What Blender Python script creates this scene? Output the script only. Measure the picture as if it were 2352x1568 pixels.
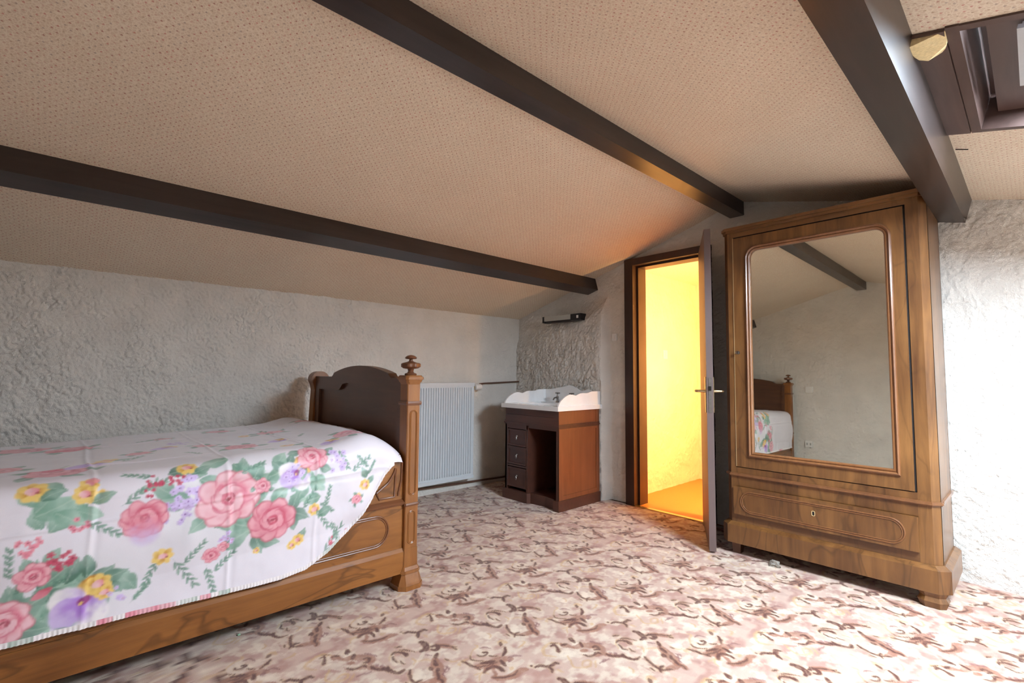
import bpy, bmesh, math, random
import numpy as np
from mathutils import Matrix, Vector

for o in list(bpy.data.objects):
    bpy.data.objects.remove(o, do_unlink=True)
SC = bpy.context.scene
COL = SC.collection
rng = np.random.default_rng(7)
random.seed(7)

# ------------------------------------------------------------------ camera
# X runs along the roof beams towards the far gable wall, Y runs towards the low
# knee wall behind the bed, Z is up; the camera stands at the origin, 1.1 m high.
CX, CY, FPX, CAMH = 1176.0, 784.0, 1114.36, 1.10


def _axes(vp1, vp2):
    a = np.array([vp1[0] - CX, vp1[1] - CY, FPX]); b = np.array([vp2[0] - CX, vp2[1] - CY, FPX])
    X = b / np.linalg.norm(b); Y = a / np.linalg.norm(a)
    Z = np.cross(X, Y)
    R = np.stack([X, Y, Z])
    if R[2, 1] > 0:
        R[2] *= -1
    return R


RW = _axes((140, 850), (2380, 868))
cam_data = bpy.data.cameras.new('camera')
cam = bpy.data.objects.new('camera', cam_data)
COL.objects.link(cam)
cam_data.sensor_width = 36.0
cam_data.lens = FPX / 2352.0 * 36.0
cam_data.clip_start = 0.02
rt, dn, fw = RW[:, 0], RW[:, 1], RW[:, 2]
M = Matrix(((rt[0], -dn[0], -fw[0], 0), (rt[1], -dn[1], -fw[1], 0), (rt[2], -dn[2], -fw[2], CAMH), (0, 0, 0, 1)))
loc, rot, _s = M.decompose()
cam.location = loc
cam.rotation_euler = rot.to_euler()
SC.camera = cam


def ray(u, v):
    return RW @ np.array([(u - CX) / FPX, (v - CY) / FPX, 1.0])


def at_z(u, v, z=0.0):
    d = ray(u, v); return np.array([0, 0, CAMH]) + (z - CAMH) / d[2] * d


def at_y(u, v, y):
    d = ray(u, v); return np.array([0, 0, CAMH]) + y / d[1] * d


# ------------------------------------------------------------------ light
SKY_STRENGTH = 118.0
world = bpy.data.worlds.new('world')
SC.world = world
world.use_nodes = True
wn = world.node_tree.nodes
# evenly overcast sky, slightly cool
wn['Background'].inputs['Color'].default_value = (0.74, 0.87, 1.0, 1)
wn['Background'].inputs['Strength'].default_value = SKY_STRENGTH
SC.view_settings.view_transform = 'Standard'
SC.view_settings.look = 'None'
SC.view_settings.exposure = 0.0
SC.view_settings.gamma = 1.0
SC.view_settings.use_curve_mapping = False
SC.cycles.max_bounces = 6
SC.cycles.diffuse_bounces = 4
SC.cycles.glossy_bounces = 3
SC.cycles.sample_clamp_indirect = 12.0
SC.cycles.adaptive_threshold = 0.10

# room numbers
XG, XB, YK, YR = 3.635, -1.10, 3.795, -1.30       # far gable, near gable, knee wall, right wall
RY, RZ, SL, SR = 1.455, 2.39, 0.2985, 0.25        # ridge line and the two slopes
SKX0, SKX1, SKY0, SKY1 = 1.755, 2.53, -1.02, 0.10  # roof window opening
HX1, HY0, HY1 = 5.06, 1.25, 2.50                  # hall behind the door


def roof_z(y):
    return RZ - SL * (y - RY) if y > RY else RZ - SR * (RY - y)


# daylight arrives through the roof window: a portal guides the sampling of the sky
pd = bpy.data.lights.new('roof_window_portal', 'AREA')
pd.shape = 'RECTANGLE'
pd.size = SKX1 - SKX0
pd.size_y = (SKY1 - SKY0) * math.hypot(1, SR)
pd.cycles.is_portal = True
po = bpy.data.objects.new('roof_window_portal', pd)
COL.objects.link(po)
ang = math.atan(SR)
po.rotation_euler = (ang, 0, 0)
_ym = (SKY0 + SKY1) / 2
po.location = ((SKX0 + SKX1) / 2, _ym - 0.19 * math.sin(ang), roof_z(_ym) + 0.19 * math.cos(ang))


# ------------------------------------------------------------------ noise
def _hash(ix, iy, seed):
    h = (ix.astype(np.int64) * 374761393 + iy.astype(np.int64) * 668265263 + seed * 1442695041) & 0xFFFFFFFF
    h = ((h ^ (h >> 13)) * 1274126177) & 0xFFFFFFFF
    h = h ^ (h >> 16)
    return (h & 0xFFFF) / 65535.0


def vnoise(x, y, seed=0):
    ix = np.floor(x); iy = np.floor(y)
    fx = x - ix; fy = y - iy
    fx = fx * fx * fx * (fx * (fx * 6 - 15) + 10); fy = fy * fy * fy * (fy * (fy * 6 - 15) + 10)
    ix = ix.astype(np.int64); iy = iy.astype(np.int64)
    a = _hash(ix, iy, seed); b = _hash(ix + 1, iy, seed); c = _hash(ix, iy + 1, seed); d = _hash(ix + 1, iy + 1, seed)
    return (a + (b - a) * fx) * (1 - fy) + (c + (d - c) * fx) * fy


def fbm(x, y, seed=0, oct=3):
    s = np.zeros_like(x); a = 0.5; t = 0
    for k in range(oct):
        s += a * vnoise(x * 2 ** k + 17.3 * k, y * 2 ** k - 9.1 * k, seed + k); t += a; a *= 0.5
    return s / t


def sstep(e0, e1, x):
    t = np.clip((x - e0) / (e1 - e0), 0, 1); return t * t * (3 - 2 * t)


def lin(c):
    c = np.asarray(c, float) / 255.0
    return np.where(c <= 0.04045, c / 12.92, ((c + 0.055) / 1.055) ** 2.4)


# ------------------------------------------------------------------ materials
def new_mat(name):
    m = bpy.data.materials.new(name); m.use_nodes = True
    nt = m.node_tree
    return m, nt, nt.nodes, nt.links, nt.nodes['Principled BSDF']


def plain(name, rgb, rough=0.5, metal=0.0, bump=0.0, bscale=80, spec=0.5, var=0.0):
    m, nt, N, L, p = new_mat(name)
    c = lin(rgb)
    p.inputs['Roughness'].default_value = rough
    p.inputs['Metallic'].default_value = metal
    p.inputs['Specular IOR Level'].default_value = spec
    tc = N.new('ShaderNodeTexCoord'); nz = N.new('ShaderNodeTexNoise')
    nz.inputs['Scale'].default_value = bscale; nz.inputs['Detail'].default_value = 3
    L.new(tc.outputs['Object'], nz.inputs['Vector'])
    rp = N.new('ShaderNodeValToRGB')
    v = max(var, 0.02)
    rp.color_ramp.elements[0].color = (*(c * (1 - v)), 1); rp.color_ramp.elements[1].color = (*np.minimum(c * (1 + v), 1), 1)
    rp.color_ramp.elements[0].position = 0.3; rp.color_ramp.elements[1].position = 0.7
    L.new(nz.outputs['Fac'], rp.inputs['Fac']); L.new(rp.outputs['Color'], p.inputs['Base Color'])
    if bump:
        b = N.new('ShaderNodeBump'); b.inputs['Strength'].default_value = bump; b.inputs['Distance'].default_value = 0.003
        L.new(nz.outputs['Fac'], b.inputs['Height']); L.new(b.outputs['Normal'], p.inputs['Normal'])
    return m


def wood(name, dark, light, axis='x', scale=1.0, rough=0.38, vein=0.0, coat=0.0, bump=0.15, spec=0.5, contrast=1.0):
    m, nt, N, L, p = new_mat(name)
    tc = N.new('ShaderNodeTexCoord'); mp = N.new('ShaderNodeMapping')
    sc = {'x': (1.2, 14, 14), 'y': (14, 1.2, 14), 'z': (14, 14, 1.2)}[axis]
    mp.inputs['Scale'].default_value = tuple(s * scale for s in sc)
    L.new(tc.outputs['Object'], mp.inputs['Vector'])
    n1 = N.new('ShaderNodeTexNoise'); n1.inputs['Scale'].default_value = 1.6; n1.inputs['Detail'].default_value = 7
    n1.inputs['Roughness'].default_value = 0.62; n1.inputs['Distortion'].default_value = 0.9
    L.new(mp.outputs['Vector'], n1.inputs['Vector'])
    n2 = N.new('ShaderNodeTexNoise'); n2.inputs['Scale'].default_value = 2.6; n2.inputs['Detail'].default_value = 3
    L.new(tc.outputs['Object'], n2.inputs['Vector'])
    mix = N.new('ShaderNodeMath'); mix.operation = 'MULTIPLY_ADD'; mix.inputs[1].default_value = 0.45
    L.new(n2.outputs['Fac'], mix.inputs[0])
    sc2 = N.new('ShaderNodeMath'); sc2.operation = 'MULTIPLY'; sc2.inputs[1].default_value = 0.55
    L.new(n1.outputs['Fac'], sc2.inputs[0]); L.new(sc2.outputs[0], mix.inputs[2])
    rp = N.new('ShaderNodeValToRGB')
    w = 0.17 / contrast
    rp.color_ramp.elements[0].position = 0.5 - w; rp.color_ramp.elements[1].position = 0.5 + w
    rp.color_ramp.elements[0].color = (*lin(dark), 1); rp.color_ramp.elements[1].color = (*lin(light), 1)
    L.new(mix.outputs[0], rp.inputs['Fac'])
    out = rp.outputs['Color']
    if vein:
        mp2 = N.new('ShaderNodeMapping')
        s2 = {'x': (2.2, 6, 6), 'y': (5.5, 5.5, 1.6), 'z': (5, 5, 1.6)}[axis]
        mp2.inputs['Scale'].default_value = s2; mp2.inputs['Location'].default_value = (3.1, 1.7, 0.4)
        L.new(tc.outputs['Object'], mp2.inputs['Vector'])
        n3 = N.new('ShaderNodeTexNoise'); n3.inputs['Scale'].default_value = 1.0; n3.inputs['Detail'].default_value = 2.5
        n3.inputs['Distortion'].default_value = 0.7
        L.new(mp2.outputs['Vector'], n3.inputs['Vector'])
        r3 = N.new('ShaderNodeValToRGB')
        e = r3.color_ramp.elements
        e[0].position = 0.485; e[0].color = (0, 0, 0, 1); e[1].position = 0.53; e[1].color = (0, 0, 0, 1)
        k = e.new(0.505); k.color = (vein, vein, vein, 1)
        L.new(n3.outputs['Fac'], r3.inputs['Fac'])
        mx = N.new('ShaderNodeMix'); mx.data_type = 'RGBA'
        L.new(r3.outputs['Color'], mx.inputs['Factor']); L.new(out, mx.inputs['A'])
        mx.inputs['B'].default_value = (*(lin(dark) * 0.35), 1)
        out = mx.outputs['Result']
    L.new(out, p.inputs['Base Color'])
    p.inputs['Roughness'].default_value = rough
    p.inputs['Specular IOR Level'].default_value = spec
    p.inputs['Coat Weight'].default_value = coat
    p.inputs['Coat Roughness'].default_value = 0.25
    b = N.new('ShaderNodeBump'); b.inputs['Strength'].default_value = bump; b.inputs['Distance'].default_value = 0.002
    L.new(n1.outputs['Fac'], b.inputs['Height']); L.new(b.outputs['Normal'], p.inputs['Normal'])
    return m


def plaster(name, rgb):
    m, nt, N, L, p = new_mat(name)
    tc = N.new('ShaderNodeTexCoord')
    n = N.new('ShaderNodeTexNoise'); n.inputs['Scale'].default_value = 5; n.inputs['Detail'].default_value = 4
    L.new(tc.outputs['Object'], n.inputs['Vector'])
    rp = N.new('ShaderNodeValToRGB'); c = lin(rgb)
    rp.color_ramp.elements[0].position = 0.3; rp.color_ramp.elements[1].position = 0.7
    rp.color_ramp.elements[0].color = (*(c * 0.93), 1); rp.color_ramp.elements[1].color = (*np.minimum(c * 1.04, 1), 1)
    L.new(n.outputs['Fac'], rp.inputs['Fac']); L.new(rp.outputs['Color'], p.inputs['Base Color'])
    p.inputs['Roughness'].default_value = 0.92; p.inputs['Specular IOR Level'].default_value = 0.15
    n2 = N.new('ShaderNodeTexNoise'); n2.inputs['Scale'].default_value = 95; n2.inputs['Detail'].default_value = 3
    n2.inputs['Distortion'].default_value = 1.2
    L.new(tc.outputs['Object'], n2.inputs['Vector'])
    b = N.new('ShaderNodeBump'); b.inputs['Strength'].default_value = 0.75; b.inputs['Distance'].default_value = 0.008
    L.new(n2.outputs['Fac'], b.inputs['Height']); L.new(b.outputs['Normal'], p.inputs['Normal'])
    return m


def vcol_mat(name, rough, spec, sheen=0.0, noise=0.0, nscale=300, bump=0.0, bdist=0.003):
    m, nt, N, L, p = new_mat(name)
    a = N.new('ShaderNodeAttribute'); a.attribute_name = 'Col'
    tc = N.new('ShaderNodeTexCoord'); n = N.new('ShaderNodeTexNoise')
    n.inputs['Scale'].default_value = nscale; n.inputs['Detail'].default_value = 2
    L.new(tc.outputs['Object'], n.inputs['Vector'])
    rp = N.new('ShaderNodeValToRGB')
    rp.color_ramp.elements[0].position = 0.3; rp.color_ramp.elements[1].position = 0.7
    rp.color_ramp.elements[0].color = (1 - noise,) * 3 + (1,); rp.color_ramp.elements[1].color = (1, 1, 1, 1)
    L.new(n.outputs['Fac'], rp.inputs['Fac'])
    mx = N.new('ShaderNodeMix'); mx.data_type = 'RGBA'; mx.blend_type = 'MULTIPLY'; mx.inputs['Factor'].default_value = 1
    L.new(a.outputs['Color'], mx.inputs['A']); L.new(rp.outputs['Color'], mx.inputs['B'])
    L.new(mx.outputs['Result'], p.inputs['Base Color'])
    p.inputs['Roughness'].default_value = rough; p.inputs['Specular IOR Level'].default_value = spec
    p.inputs['Sheen Weight'].default_value = sheen
    if bump:
        b = N.new('ShaderNodeBump'); b.inputs['Strength'].default_value = bump; b.inputs['Distance'].default_value = bdist
        L.new(n.outputs['Fac'], b.inputs['Height']); L.new(b.outputs['Normal'], p.inputs['Normal'])
    return m


def wallpaper(name):
    """cream paper with rows of tiny fan-shaped sprigs, laid out in metres on the UV map"""
    m, nt, N, L, p = new_mat(name)

    def math_(op, a, b=None, c=None):
        n = N.new('ShaderNodeMath'); n.operation = op
        for i, v in enumerate((a, b, c)):
            if v is None:
                continue
            if isinstance(v, (int, float)):
                n.inputs[i].default_value = v
            else:
                L.new(v, n.inputs[i])
        return n.outputs[0]
    uv = N.new('ShaderNodeUVMap'); sp = N.new('ShaderNodeSeparateXYZ'); L.new(uv.outputs['UV'], sp.inputs[0])
    px, py = 0.031, 0.0150
    v = math_('DIVIDE', sp.outputs['Y'], py)
    row = math_('FLOOR', v)
    odd = math_('MULTIPLY', math_('FRACT', math_('MULTIPLY', row, 0.5)), 1.0)
    u = math_('ADD', math_('DIVIDE', sp.outputs['X'], px), odd)
    colm = math_('FLOOR', u)
    fv = math_('MULTIPLY', math_('SUBTRACT', math_('SUBTRACT', v, row), 0.5), py)
    cid = N.new('ShaderNodeCombineXYZ'); L.new(colm, cid.inputs[0]); L.new(row, cid.inputs[1])
    wnz = N.new('ShaderNodeTexWhiteNoise'); wnz.noise_dimensions = '2D'; L.new(cid.outputs[0], wnz.inputs['Vector'])
    wc = N.new('ShaderNodeSeparateColor'); L.new(wnz.outputs['Color'], wc.inputs[0])
    fu = math_('MULTIPLY', math_('SUBTRACT', math_('SUBTRACT', u, colm), math_('ADD', 0.42, math_('MULTIPLY', wc.outputs[1], 0.16))), px)
    # fan shape: inside |u| < (v + h) * k, clipped to a disc
    au = math_('ABSOLUTE', fu)
    wedge = math_('SUBTRACT', math_('MULTIPLY', math_('ADD', fv, 0.0042), 0.8), au)
    disc = math_('SUBTRACT', 0.0048, math_('SQRT', math_('ADD', math_('MULTIPLY', fu, fu), math_('MULTIPLY', fv, fv))))
    inside = math_('MINIMUM', wedge, disc)
    mask = N.new('ShaderNodeMapRange'); mask.inputs['From Min'].default_value = -0.0002; mask.inputs['From Max'].default_value = 0.0016
    L.new(inside, mask.inputs['Value'])
    rp = N.new('ShaderNodeValToRGB'); rp.color_ramp.interpolation = 'CONSTANT'
    cols = [(184, 100, 88), (156, 118, 76), (140, 116, 108), (192, 104, 96), (168, 104, 90)]
    e = rp.color_ramp.elements
    e[0].color = (*lin(cols[0]), 1); e[1].position = 0.8; e[1].color = (*lin(cols[4]), 1)
    for k in (1, 2, 3):
        q = e.new(0.2 * k); q.color = (*lin(cols[k]), 1)
    L.new(wnz.outputs['Value'], rp.inputs['Fac'])
    vo = N.new('ShaderNodeTexVoronoi'); vo.feature = 'DISTANCE_TO_EDGE'; vo.inputs['Scale'].default_value = 95
    L.new(uv.outputs['UV'], vo.inputs['Vector'])
    sq = N.new('ShaderNodeMapRange'); sq.inputs['From Min'].default_value = 0.03; sq.inputs['From Max'].default_value = 0.16
    L.new(vo.outputs['Distance'], sq.inputs['Value'])
    n = N.new('ShaderNodeTexNoise'); n.inputs['Scale'].default_value = 2.2; n.inputs['Detail'].default_value = 3
    L.new(uv.outputs['UV'], n.inputs['Vector'])
    base = N.new('ShaderNodeMix'); base.data_type = 'RGBA'
    base.inputs['A'].default_value = (*lin((234, 222, 202)), 1); base.inputs['B'].default_value = (*lin((220, 203, 181)), 1)
    L.new(sq.outputs['Result'], base.inputs['Factor'])
    b2 = N.new('ShaderNodeMix'); b2.data_type = 'RGBA'; b2.blend_type = 'MULTIPLY'; b2.inputs['Factor'].default_value = 1
    rr = N.new('ShaderNodeValToRGB'); rr.color_ramp.elements[0].position = 0.3; rr.color_ramp.elements[1].position = 0.7
    rr.color_ramp.elements[0].color = (0.95, 0.94, 0.93, 1); rr.color_ramp.elements[1].color = (1, 1, 1, 1)
    L.new(n.outputs['Fac'], rr.inputs['Fac']); L.new(base.outputs['Result'], b2.inputs['A']); L.new(rr.outputs['Color'], b2.inputs['B'])
    fin = N.new('ShaderNodeMix'); fin.data_type = 'RGBA'
    fm = math_('MULTIPLY', mask.outputs['Result'], math_('ADD', 0.30, math_('MULTIPLY', wnz.outputs['Value'], 0.45)))
    L.new(fm, fin.inputs['Factor']); L.new(b2.outputs['Result'], fin.inputs['A']); L.new(rp.outputs['Color'], fin.inputs['B'])
    L.new(fin.outputs['Result'], p.inputs['Base Color'])
    p.inputs['Roughness'].default_value = 0.75; p.inputs['Specular IOR Level'].default_value = 0.25
    b = N.new('ShaderNodeBump'); b.inputs['Strength'].default_value = 0.25; b.inputs['Distance'].default_value = 0.001
    L.new(sq.outputs['Result'], b.inputs['Height']); L.new(b.outputs['Normal'], p.inputs['Normal'])
    return m


MAT = dict(
    plaster=plaster('white_plaster', (226, 221, 213)),
    hall=plaster('hall_plaster', (226, 218, 204)),
    paper=wallpaper('sprig_wallpaper'),
    carpet=vcol_mat('carpet_pile', 0.95, 0.1, 0.25, 0.16, 420, 0.5, 0.004),
    cover=vcol_mat('printed_cotton', 0.42, 0.45, 0.25, 0.03, 500, 0.05),
    beam=wood('dark_stained_beam', (35, 27, 25), (57, 45, 42), 'x', 1.0, 0.38, 0, 0.35, 0.2),
    frame=wood('dark_door_frame', (48, 34, 28), (66, 46, 38), 'z', 1.0, 0.4),
    doorleaf=wood('brown_painted_door', (96, 80, 78), (112, 94, 90), 'z', 0.5, 0.5, contrast=0.6),
    roofwin=wood('brown_roof_window_lining', (66, 48, 43), (90, 70, 64), 'x', 1.0, 0.42),
    bedx=wood('walnut_x', (108, 64, 28), (160, 102, 48), 'x', 0.9, 0.33, 0.55, 0.25),
    bedz=wood('walnut_z', (112, 66, 30), (162, 104, 52), 'z', 0.9, 0.33, 0.0, 0.25),
    bedy=wood('walnut_board_shaded', (78, 48, 32), (104, 66, 44), 'y', 0.8, 0.36, 0.0, 0.2),  # same walnut made darker: shade on the end boards is in the colour
    beddark=wood('walnut_moulding', (92, 54, 34), (132, 82, 50), 'x', 1.2, 0.3, 0, 0.4),
    wary=wood('wardrobe_walnut_y', (80, 48, 24), (134, 92, 52), 'y', 0.8, 0.36, 0.25, 0.3, contrast=1.15),
    warburl=wood('wardrobe_burl', (78, 46, 23), (138, 94, 50), 'z', 0.45, 0.34, 0.45, 0.3, contrast=1.15),
    warz=wood('wardrobe_walnut_z', (80, 48, 24), (138, 95, 52), 'z', 0.8, 0.36, 0.25, 0.3, contrast=1.15),
    warmould=wood('wardrobe_moulding', (104, 64, 38), (138, 92, 56), 'z', 1.2, 0.28, 0, 0.5),
    mahx=wood('mahogany_shaded_front', (66, 38, 30), (92, 54, 40), 'y', 0.9, 0.42, 0, 0.1),  # shade on the front painted in: the side mahogany made darker
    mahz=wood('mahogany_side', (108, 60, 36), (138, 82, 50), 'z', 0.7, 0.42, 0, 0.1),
    mahd=wood('mahogany_shaded_inside', (52, 30, 22), (72, 40, 28), 'z', 0.8, 0.55),  # mahogany darkened further, kneehole shade put into the colour
    ceramic=plain('white_ceramic', (240, 240, 240), 0.12, 0, 0, 20, 0.6),
    enamel=plain('white_radiator_enamel', (214, 220, 224), 0.35, 0, 0, 30),
    plastic=plain('white_plastic', (232, 230, 226), 0.4),
    black=plain('black_plastic', (26, 24, 26), 0.4),
    diffuser=plain('frosted_diffuser', (176, 176, 168), 0.35),
    brass=plain('aged_brass', (206, 190, 150), 0.28, 1.0, 0, 60, 0.5, 0.1),
    steel=plain('dull_steel', (150, 146, 142), 0.35, 1.0, 0, 60, 0.5, 0.1),
    darkiron=plain('dark_iron', (46, 40, 36), 0.45, 0.8),
    pipe=plain('painted_brown_pipe', (96, 66, 52), 0.45),
    strip=plain('brass_threshold', (220, 196, 140), 0.3, 1.0),
    hallfloor=plain('hall_lino', (206, 130, 62), 0.5, 0, 0.05, 60),
    gap=plain('gap_shade', (18, 12, 10), 0.8),  # near-black fill standing for the shade in narrow openings
    alu=plain('grey_aluminium', (196, 200, 204), 0.4, 0.3),
    foam=plain('torn_foam', (226, 206, 158), 0.9, 0, 0.6, 120, 0.2, 0.12),
    paperbit=plain('dusty_paper', (150, 144, 134), 0.9, 0, 0.5, 120, 0.2, 0.25),
    green=plain('pale_green_bit', (150, 186, 156), 0.6),
    inlay=plain('pale_edge', (206, 178, 130), 0.45),
)
# looking glass
m, nt, N, L, p = new_mat('mirror_glass')
p.inputs['Base Color'].default_value = (0.80, 0.82, 0.74, 1); p.inputs['Metallic'].default_value = 1; p.inputs['Roughness'].default_value = 0.015
MAT['mirror'] = m
m, nt, N, L, p = new_mat('window_pane')
tr = N.new('ShaderNodeBsdfTransparent'); gl = N.new('ShaderNodeBsdfGlossy'); gl.inputs['Roughness'].default_value = 0.02
mx = N.new('ShaderNodeMixShader'); mx.inputs[0].default_value = 0.06
L.new(tr.outputs[0], mx.inputs[1]); L.new(gl.outputs[0], mx.inputs[2])
L.new(mx.outputs[0], N['Material Output'].inputs['Surface'])
MAT['pane'] = m


# ------------------------------------------------------------------ mesh helpers
def tag(o, label, cat, group=None):
    o['label'] = label; o['category'] = cat
    if group:
        o['group'] = group
    return o


def thing(name, loc, label, cat, group=None):
    e = bpy.data.objects.new(name, None); COL.objects.link(e)
    e.location = loc; e.empty_display_size = 0.05
    return tag(e, label, cat, group)


def structure(o):
    o['kind'] = 'structure'; return o


ORG = {}


def world_loc(o):
    v = Vector((0, 0, 0))
    while o is not None:
        v += Vector(o.location); o = o.parent
    return v


def put(name, bm, mat, parent=None, smooth=False, origin=None, bevel=0.0):
    """link a bmesh given in world coordinates as one object under parent"""
    if bevel > 0:
        es = [e for e in bm.edges if len(e.link_faces) == 2 and e.calc_face_angle(0) > 0.6]
        bmesh.ops.bevel(bm, geom=es, offset=bevel, segments=2, affect='EDGES', profile=0.7, clamp_overlap=True)
    bmesh.ops.recalc_face_normals(bm, faces=bm.faces)
    if origin is None:
        if parent is not None:
            origin = world_loc(parent)
        else:
            zs = [v.co for v in bm.verts]
            origin = Vector((sum(c.x for c in zs) / len(zs), sum(c.y for c in zs) / len(zs), min(c.z for c in zs)))
    origin = Vector(origin)
    for v in bm.verts:
        v.co -= origin
    me = bpy.data.meshes.new(name); bm.to_mesh(me); bm.free()
    if smooth:
        me.polygons.foreach_set('use_smooth', [True] * len(me.polygons))
        try:
            me.set_sharp_from_angle(angle=math.radians(38))
        except Exception:
            pass
    me.materials.append(MAT[mat] if isinstance(mat, str) else mat)
    o = bpy.data.objects.new(name, me); COL.objects.link(o)
    if parent is not None:
        o.parent = parent
        o.location = origin - world_loc(parent)
    else:
        o.location = origin
    return o


def B():
    return bmesh.new()


def box(bm, x0, x1, y0, y1, z0, z1):
    vs = [bm.verts.new((x, y, z)) for x in (x0, x1) for y in (y0, y1) for z in (z0, z1)]
    for f in ((0, 1, 3, 2), (4, 6, 7, 5), (0, 4, 5, 1), (2, 3, 7, 6), (0, 2, 6, 4), (1, 5, 7, 3)):
        bm.faces.new([vs[i] for i in f])
    return vs


def prism(bm, pts, axis, lo, hi):
    """2-D outline extruded along an axis; pts are the two remaining coordinates in xyz order"""
    def mk(p, h):
        return {'x': (h, p[0], p[1]), 'y': (p[0], h, p[1]), 'z': (p[0], p[1], h)}[axis]
    a = [bm.verts.new(mk(p, lo)) for p in pts]; b = [bm.verts.new(mk(p, hi)) for p in pts]
    n = len(pts)
    bm.faces.new(a); bm.faces.new(b[::-1])
    for i in range(n):
        bm.faces.new([a[i], b[i], b[(i + 1) % n], a[(i + 1) % n]])


def ring_prism(bm, outer, inner, axis, lo, hi):
    """frame: outline with a same-count inner outline cut out"""
    def mk(p, h):
        return {'x': (h, p[0], p[1]), 'y': (p[0], h, p[1]), 'z': (p[0], p[1], h)}[axis]
    n = len(outer)
    A = [[bm.verts.new(mk(p, h)) for p in pts] for pts in (outer, inner) for h in (lo, hi)]
    ol, oh, il, ih = A
    for i in range(n):
        j = (i + 1) % n
        bm.faces.new([ol[i], oh[i], oh[j], ol[j]]); bm.faces.new([il[i], il[j], ih[j], ih[i]])
        bm.faces.new([ol[i], ol[j], il[j], il[i]]); bm.faces.new([oh[i], ih[i], ih[j], oh[j]])


def frustum(bm, c, z0, z1, w0, w1, ch0=0.0, ch1=0.0, wy0=None, wy1=None):
    """block with a chamfered square section that changes width from z0 to z1"""
    def sec(w, wy, ch, z):
        wy = w if wy is None else wy
        a, b = w / 2, wy / 2
        if ch <= 0:
            ch = 1e-5
        P = [(-a + ch, -b), (a - ch, -b), (a, -b + ch), (a, b - ch), (a - ch, b), (-a + ch, b), (-a, b - ch), (-a, -b + ch)]
        return [bm.verts.new((c[0] + x, c[1] + y, z)) for x, y in P]
    s0 = sec(w0, wy0, ch0, z0); s1 = sec(w1, wy1, ch1, z1)
    bm.faces.new(s0[::-1]); bm.faces.new(s1)
    for i in range(8):
        j = (i + 1) % 8
        bm.faces.new([s0[i], s0[j], s1[j], s1[i]])


def lathe(bm, c, prof, n=24, axis='z'):
    rings = []
    for r, h in prof:
        ring = []
        for k in range(n):
            a = 2 * math.pi * k / n
            p = (r * math.cos(a), r * math.sin(a), h)
            if axis == 'x':
                p = (p[2], p[0], p[1])
            elif axis == 'y':
                p = (p[0], p[2], p[1])
            ring.append(bm.verts.new((c[0] + p[0], c[1] + p[1], c[2] + p[2])))
        rings.append(ring)
    for a, b in zip(rings, rings[1:]):
        for k in range(n):
            j = (k + 1) % n
            bm.faces.new([a[k], a[j], b[j], b[k]])
    bm.faces.new(rings[0][::-1]); bm.faces.new(rings[-1])


def tube(bm, pts, r, n=8, closed=False):
    P = [Vector(p) for p in pts]
    m_ = len(P)
    rings = []
    up = None
    for i in range(m_):
        if closed:
            t = (P[(i + 1) % m_] - P[i - 1]).normalized()
        else:
            t = (P[min(i + 1, m_ - 1)] - P[max(i - 1, 0)]).normalized()
        if up is None:
            up = Vector((0, 0, 1)) if abs(t.z) < 0.9 else Vector((1, 0, 0))
        s = t.cross(up)
        if s.length < 1e-6:
            s = t.cross(Vector((0.3, 1, 0.2)))
        s.normalize(); up = s.cross(t).normalized()
        rr = r[i] if isinstance(r, (list, tuple)) else r
        rings.append([bm.verts.new(P[i] + s * math.cos(2 * math.pi * k / n) * rr + up * math.sin(2 * math.pi * k / n) * rr) for k in range(n)])
    pairs = list(zip(rings, rings[1:])) + ([(rings[-1], rings[0])] if closed else [])
    for a, b in pairs:
        for k in range(n):
            j = (k + 1) % n
            bm.faces.new([a[k], a[j], b[j], b[k]])
    if not closed:
        bm.faces.new(rings[0][::-1]); bm.faces.new(rings[-1])


def racetrack(u0, u1, v0, v1, r, n=8):
    r = min(r, (u1 - u0) / 2, (v1 - v0) / 2)
    out = []
    for cu, cv, a0 in ((u1 - r, v1 - r, 0), (u0 + r, v1 - r, 90), (u0 + r, v0 + r, 180), (u1 - r, v0 + r, 270)):
        for k in range(n + 1):
            a = math.radians(a0 + 90 * k / n)
            out.append((cu + r * math.cos(a), cv + r * math.sin(a)))
    return out


def grid_mesh(name, V, nu, nv, mat, smooth=True, col=None, uv=None, origin=(0, 0, 0), flip=False, parent=None):
    """V: (nu*nv,3) points, row-major with v fastest"""
    V = np.asarray(V, np.float64) - np.asarray(origin)
    me = bpy.data.meshes.new(name)
    me.vertices.add(len(V)); me.vertices.foreach_set('co', V.astype(np.float32).ravel())
    i, j = np.meshgrid(np.arange(nu - 1), np.arange(nv - 1), indexing='ij')
    a = (i * nv + j).ravel()
    q = np.stack([a, a + nv, a + nv + 1, a + 1], 1)
    if flip:
        q = q[:, ::-1]
    nq = len(q)
    me.loops.add(nq * 4); me.loops.foreach_set('vertex_index', q.ravel().astype(np.int32))
    me.polygons.add(nq); me.polygons.foreach_set('loop_start', np.arange(nq, dtype=np.int32) * 4)
    me.polygons.foreach_set('use_smooth', np.full(nq, smooth))
    me.update(calc_edges=True)
    if col is not None:
        ca = me.color_attributes.new('Col', 'FLOAT_COLOR', 'POINT')
        ca.data.foreach_set('color', np.concatenate([col, np.ones((len(col), 1))], 1).astype(np.float32).ravel())
    if uv is not None:
        ul = me.uv_layers.new(name='UVMap')
        ul.data.foreach_set('uv', uv[q.ravel()].astype(np.float32).ravel())
    me.materials.append(MAT[mat])
    o = bpy.data.objects.new(name, me); COL.objects.link(o); o.location = origin
    if parent is not None:
        o.parent = parent
    return o


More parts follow.
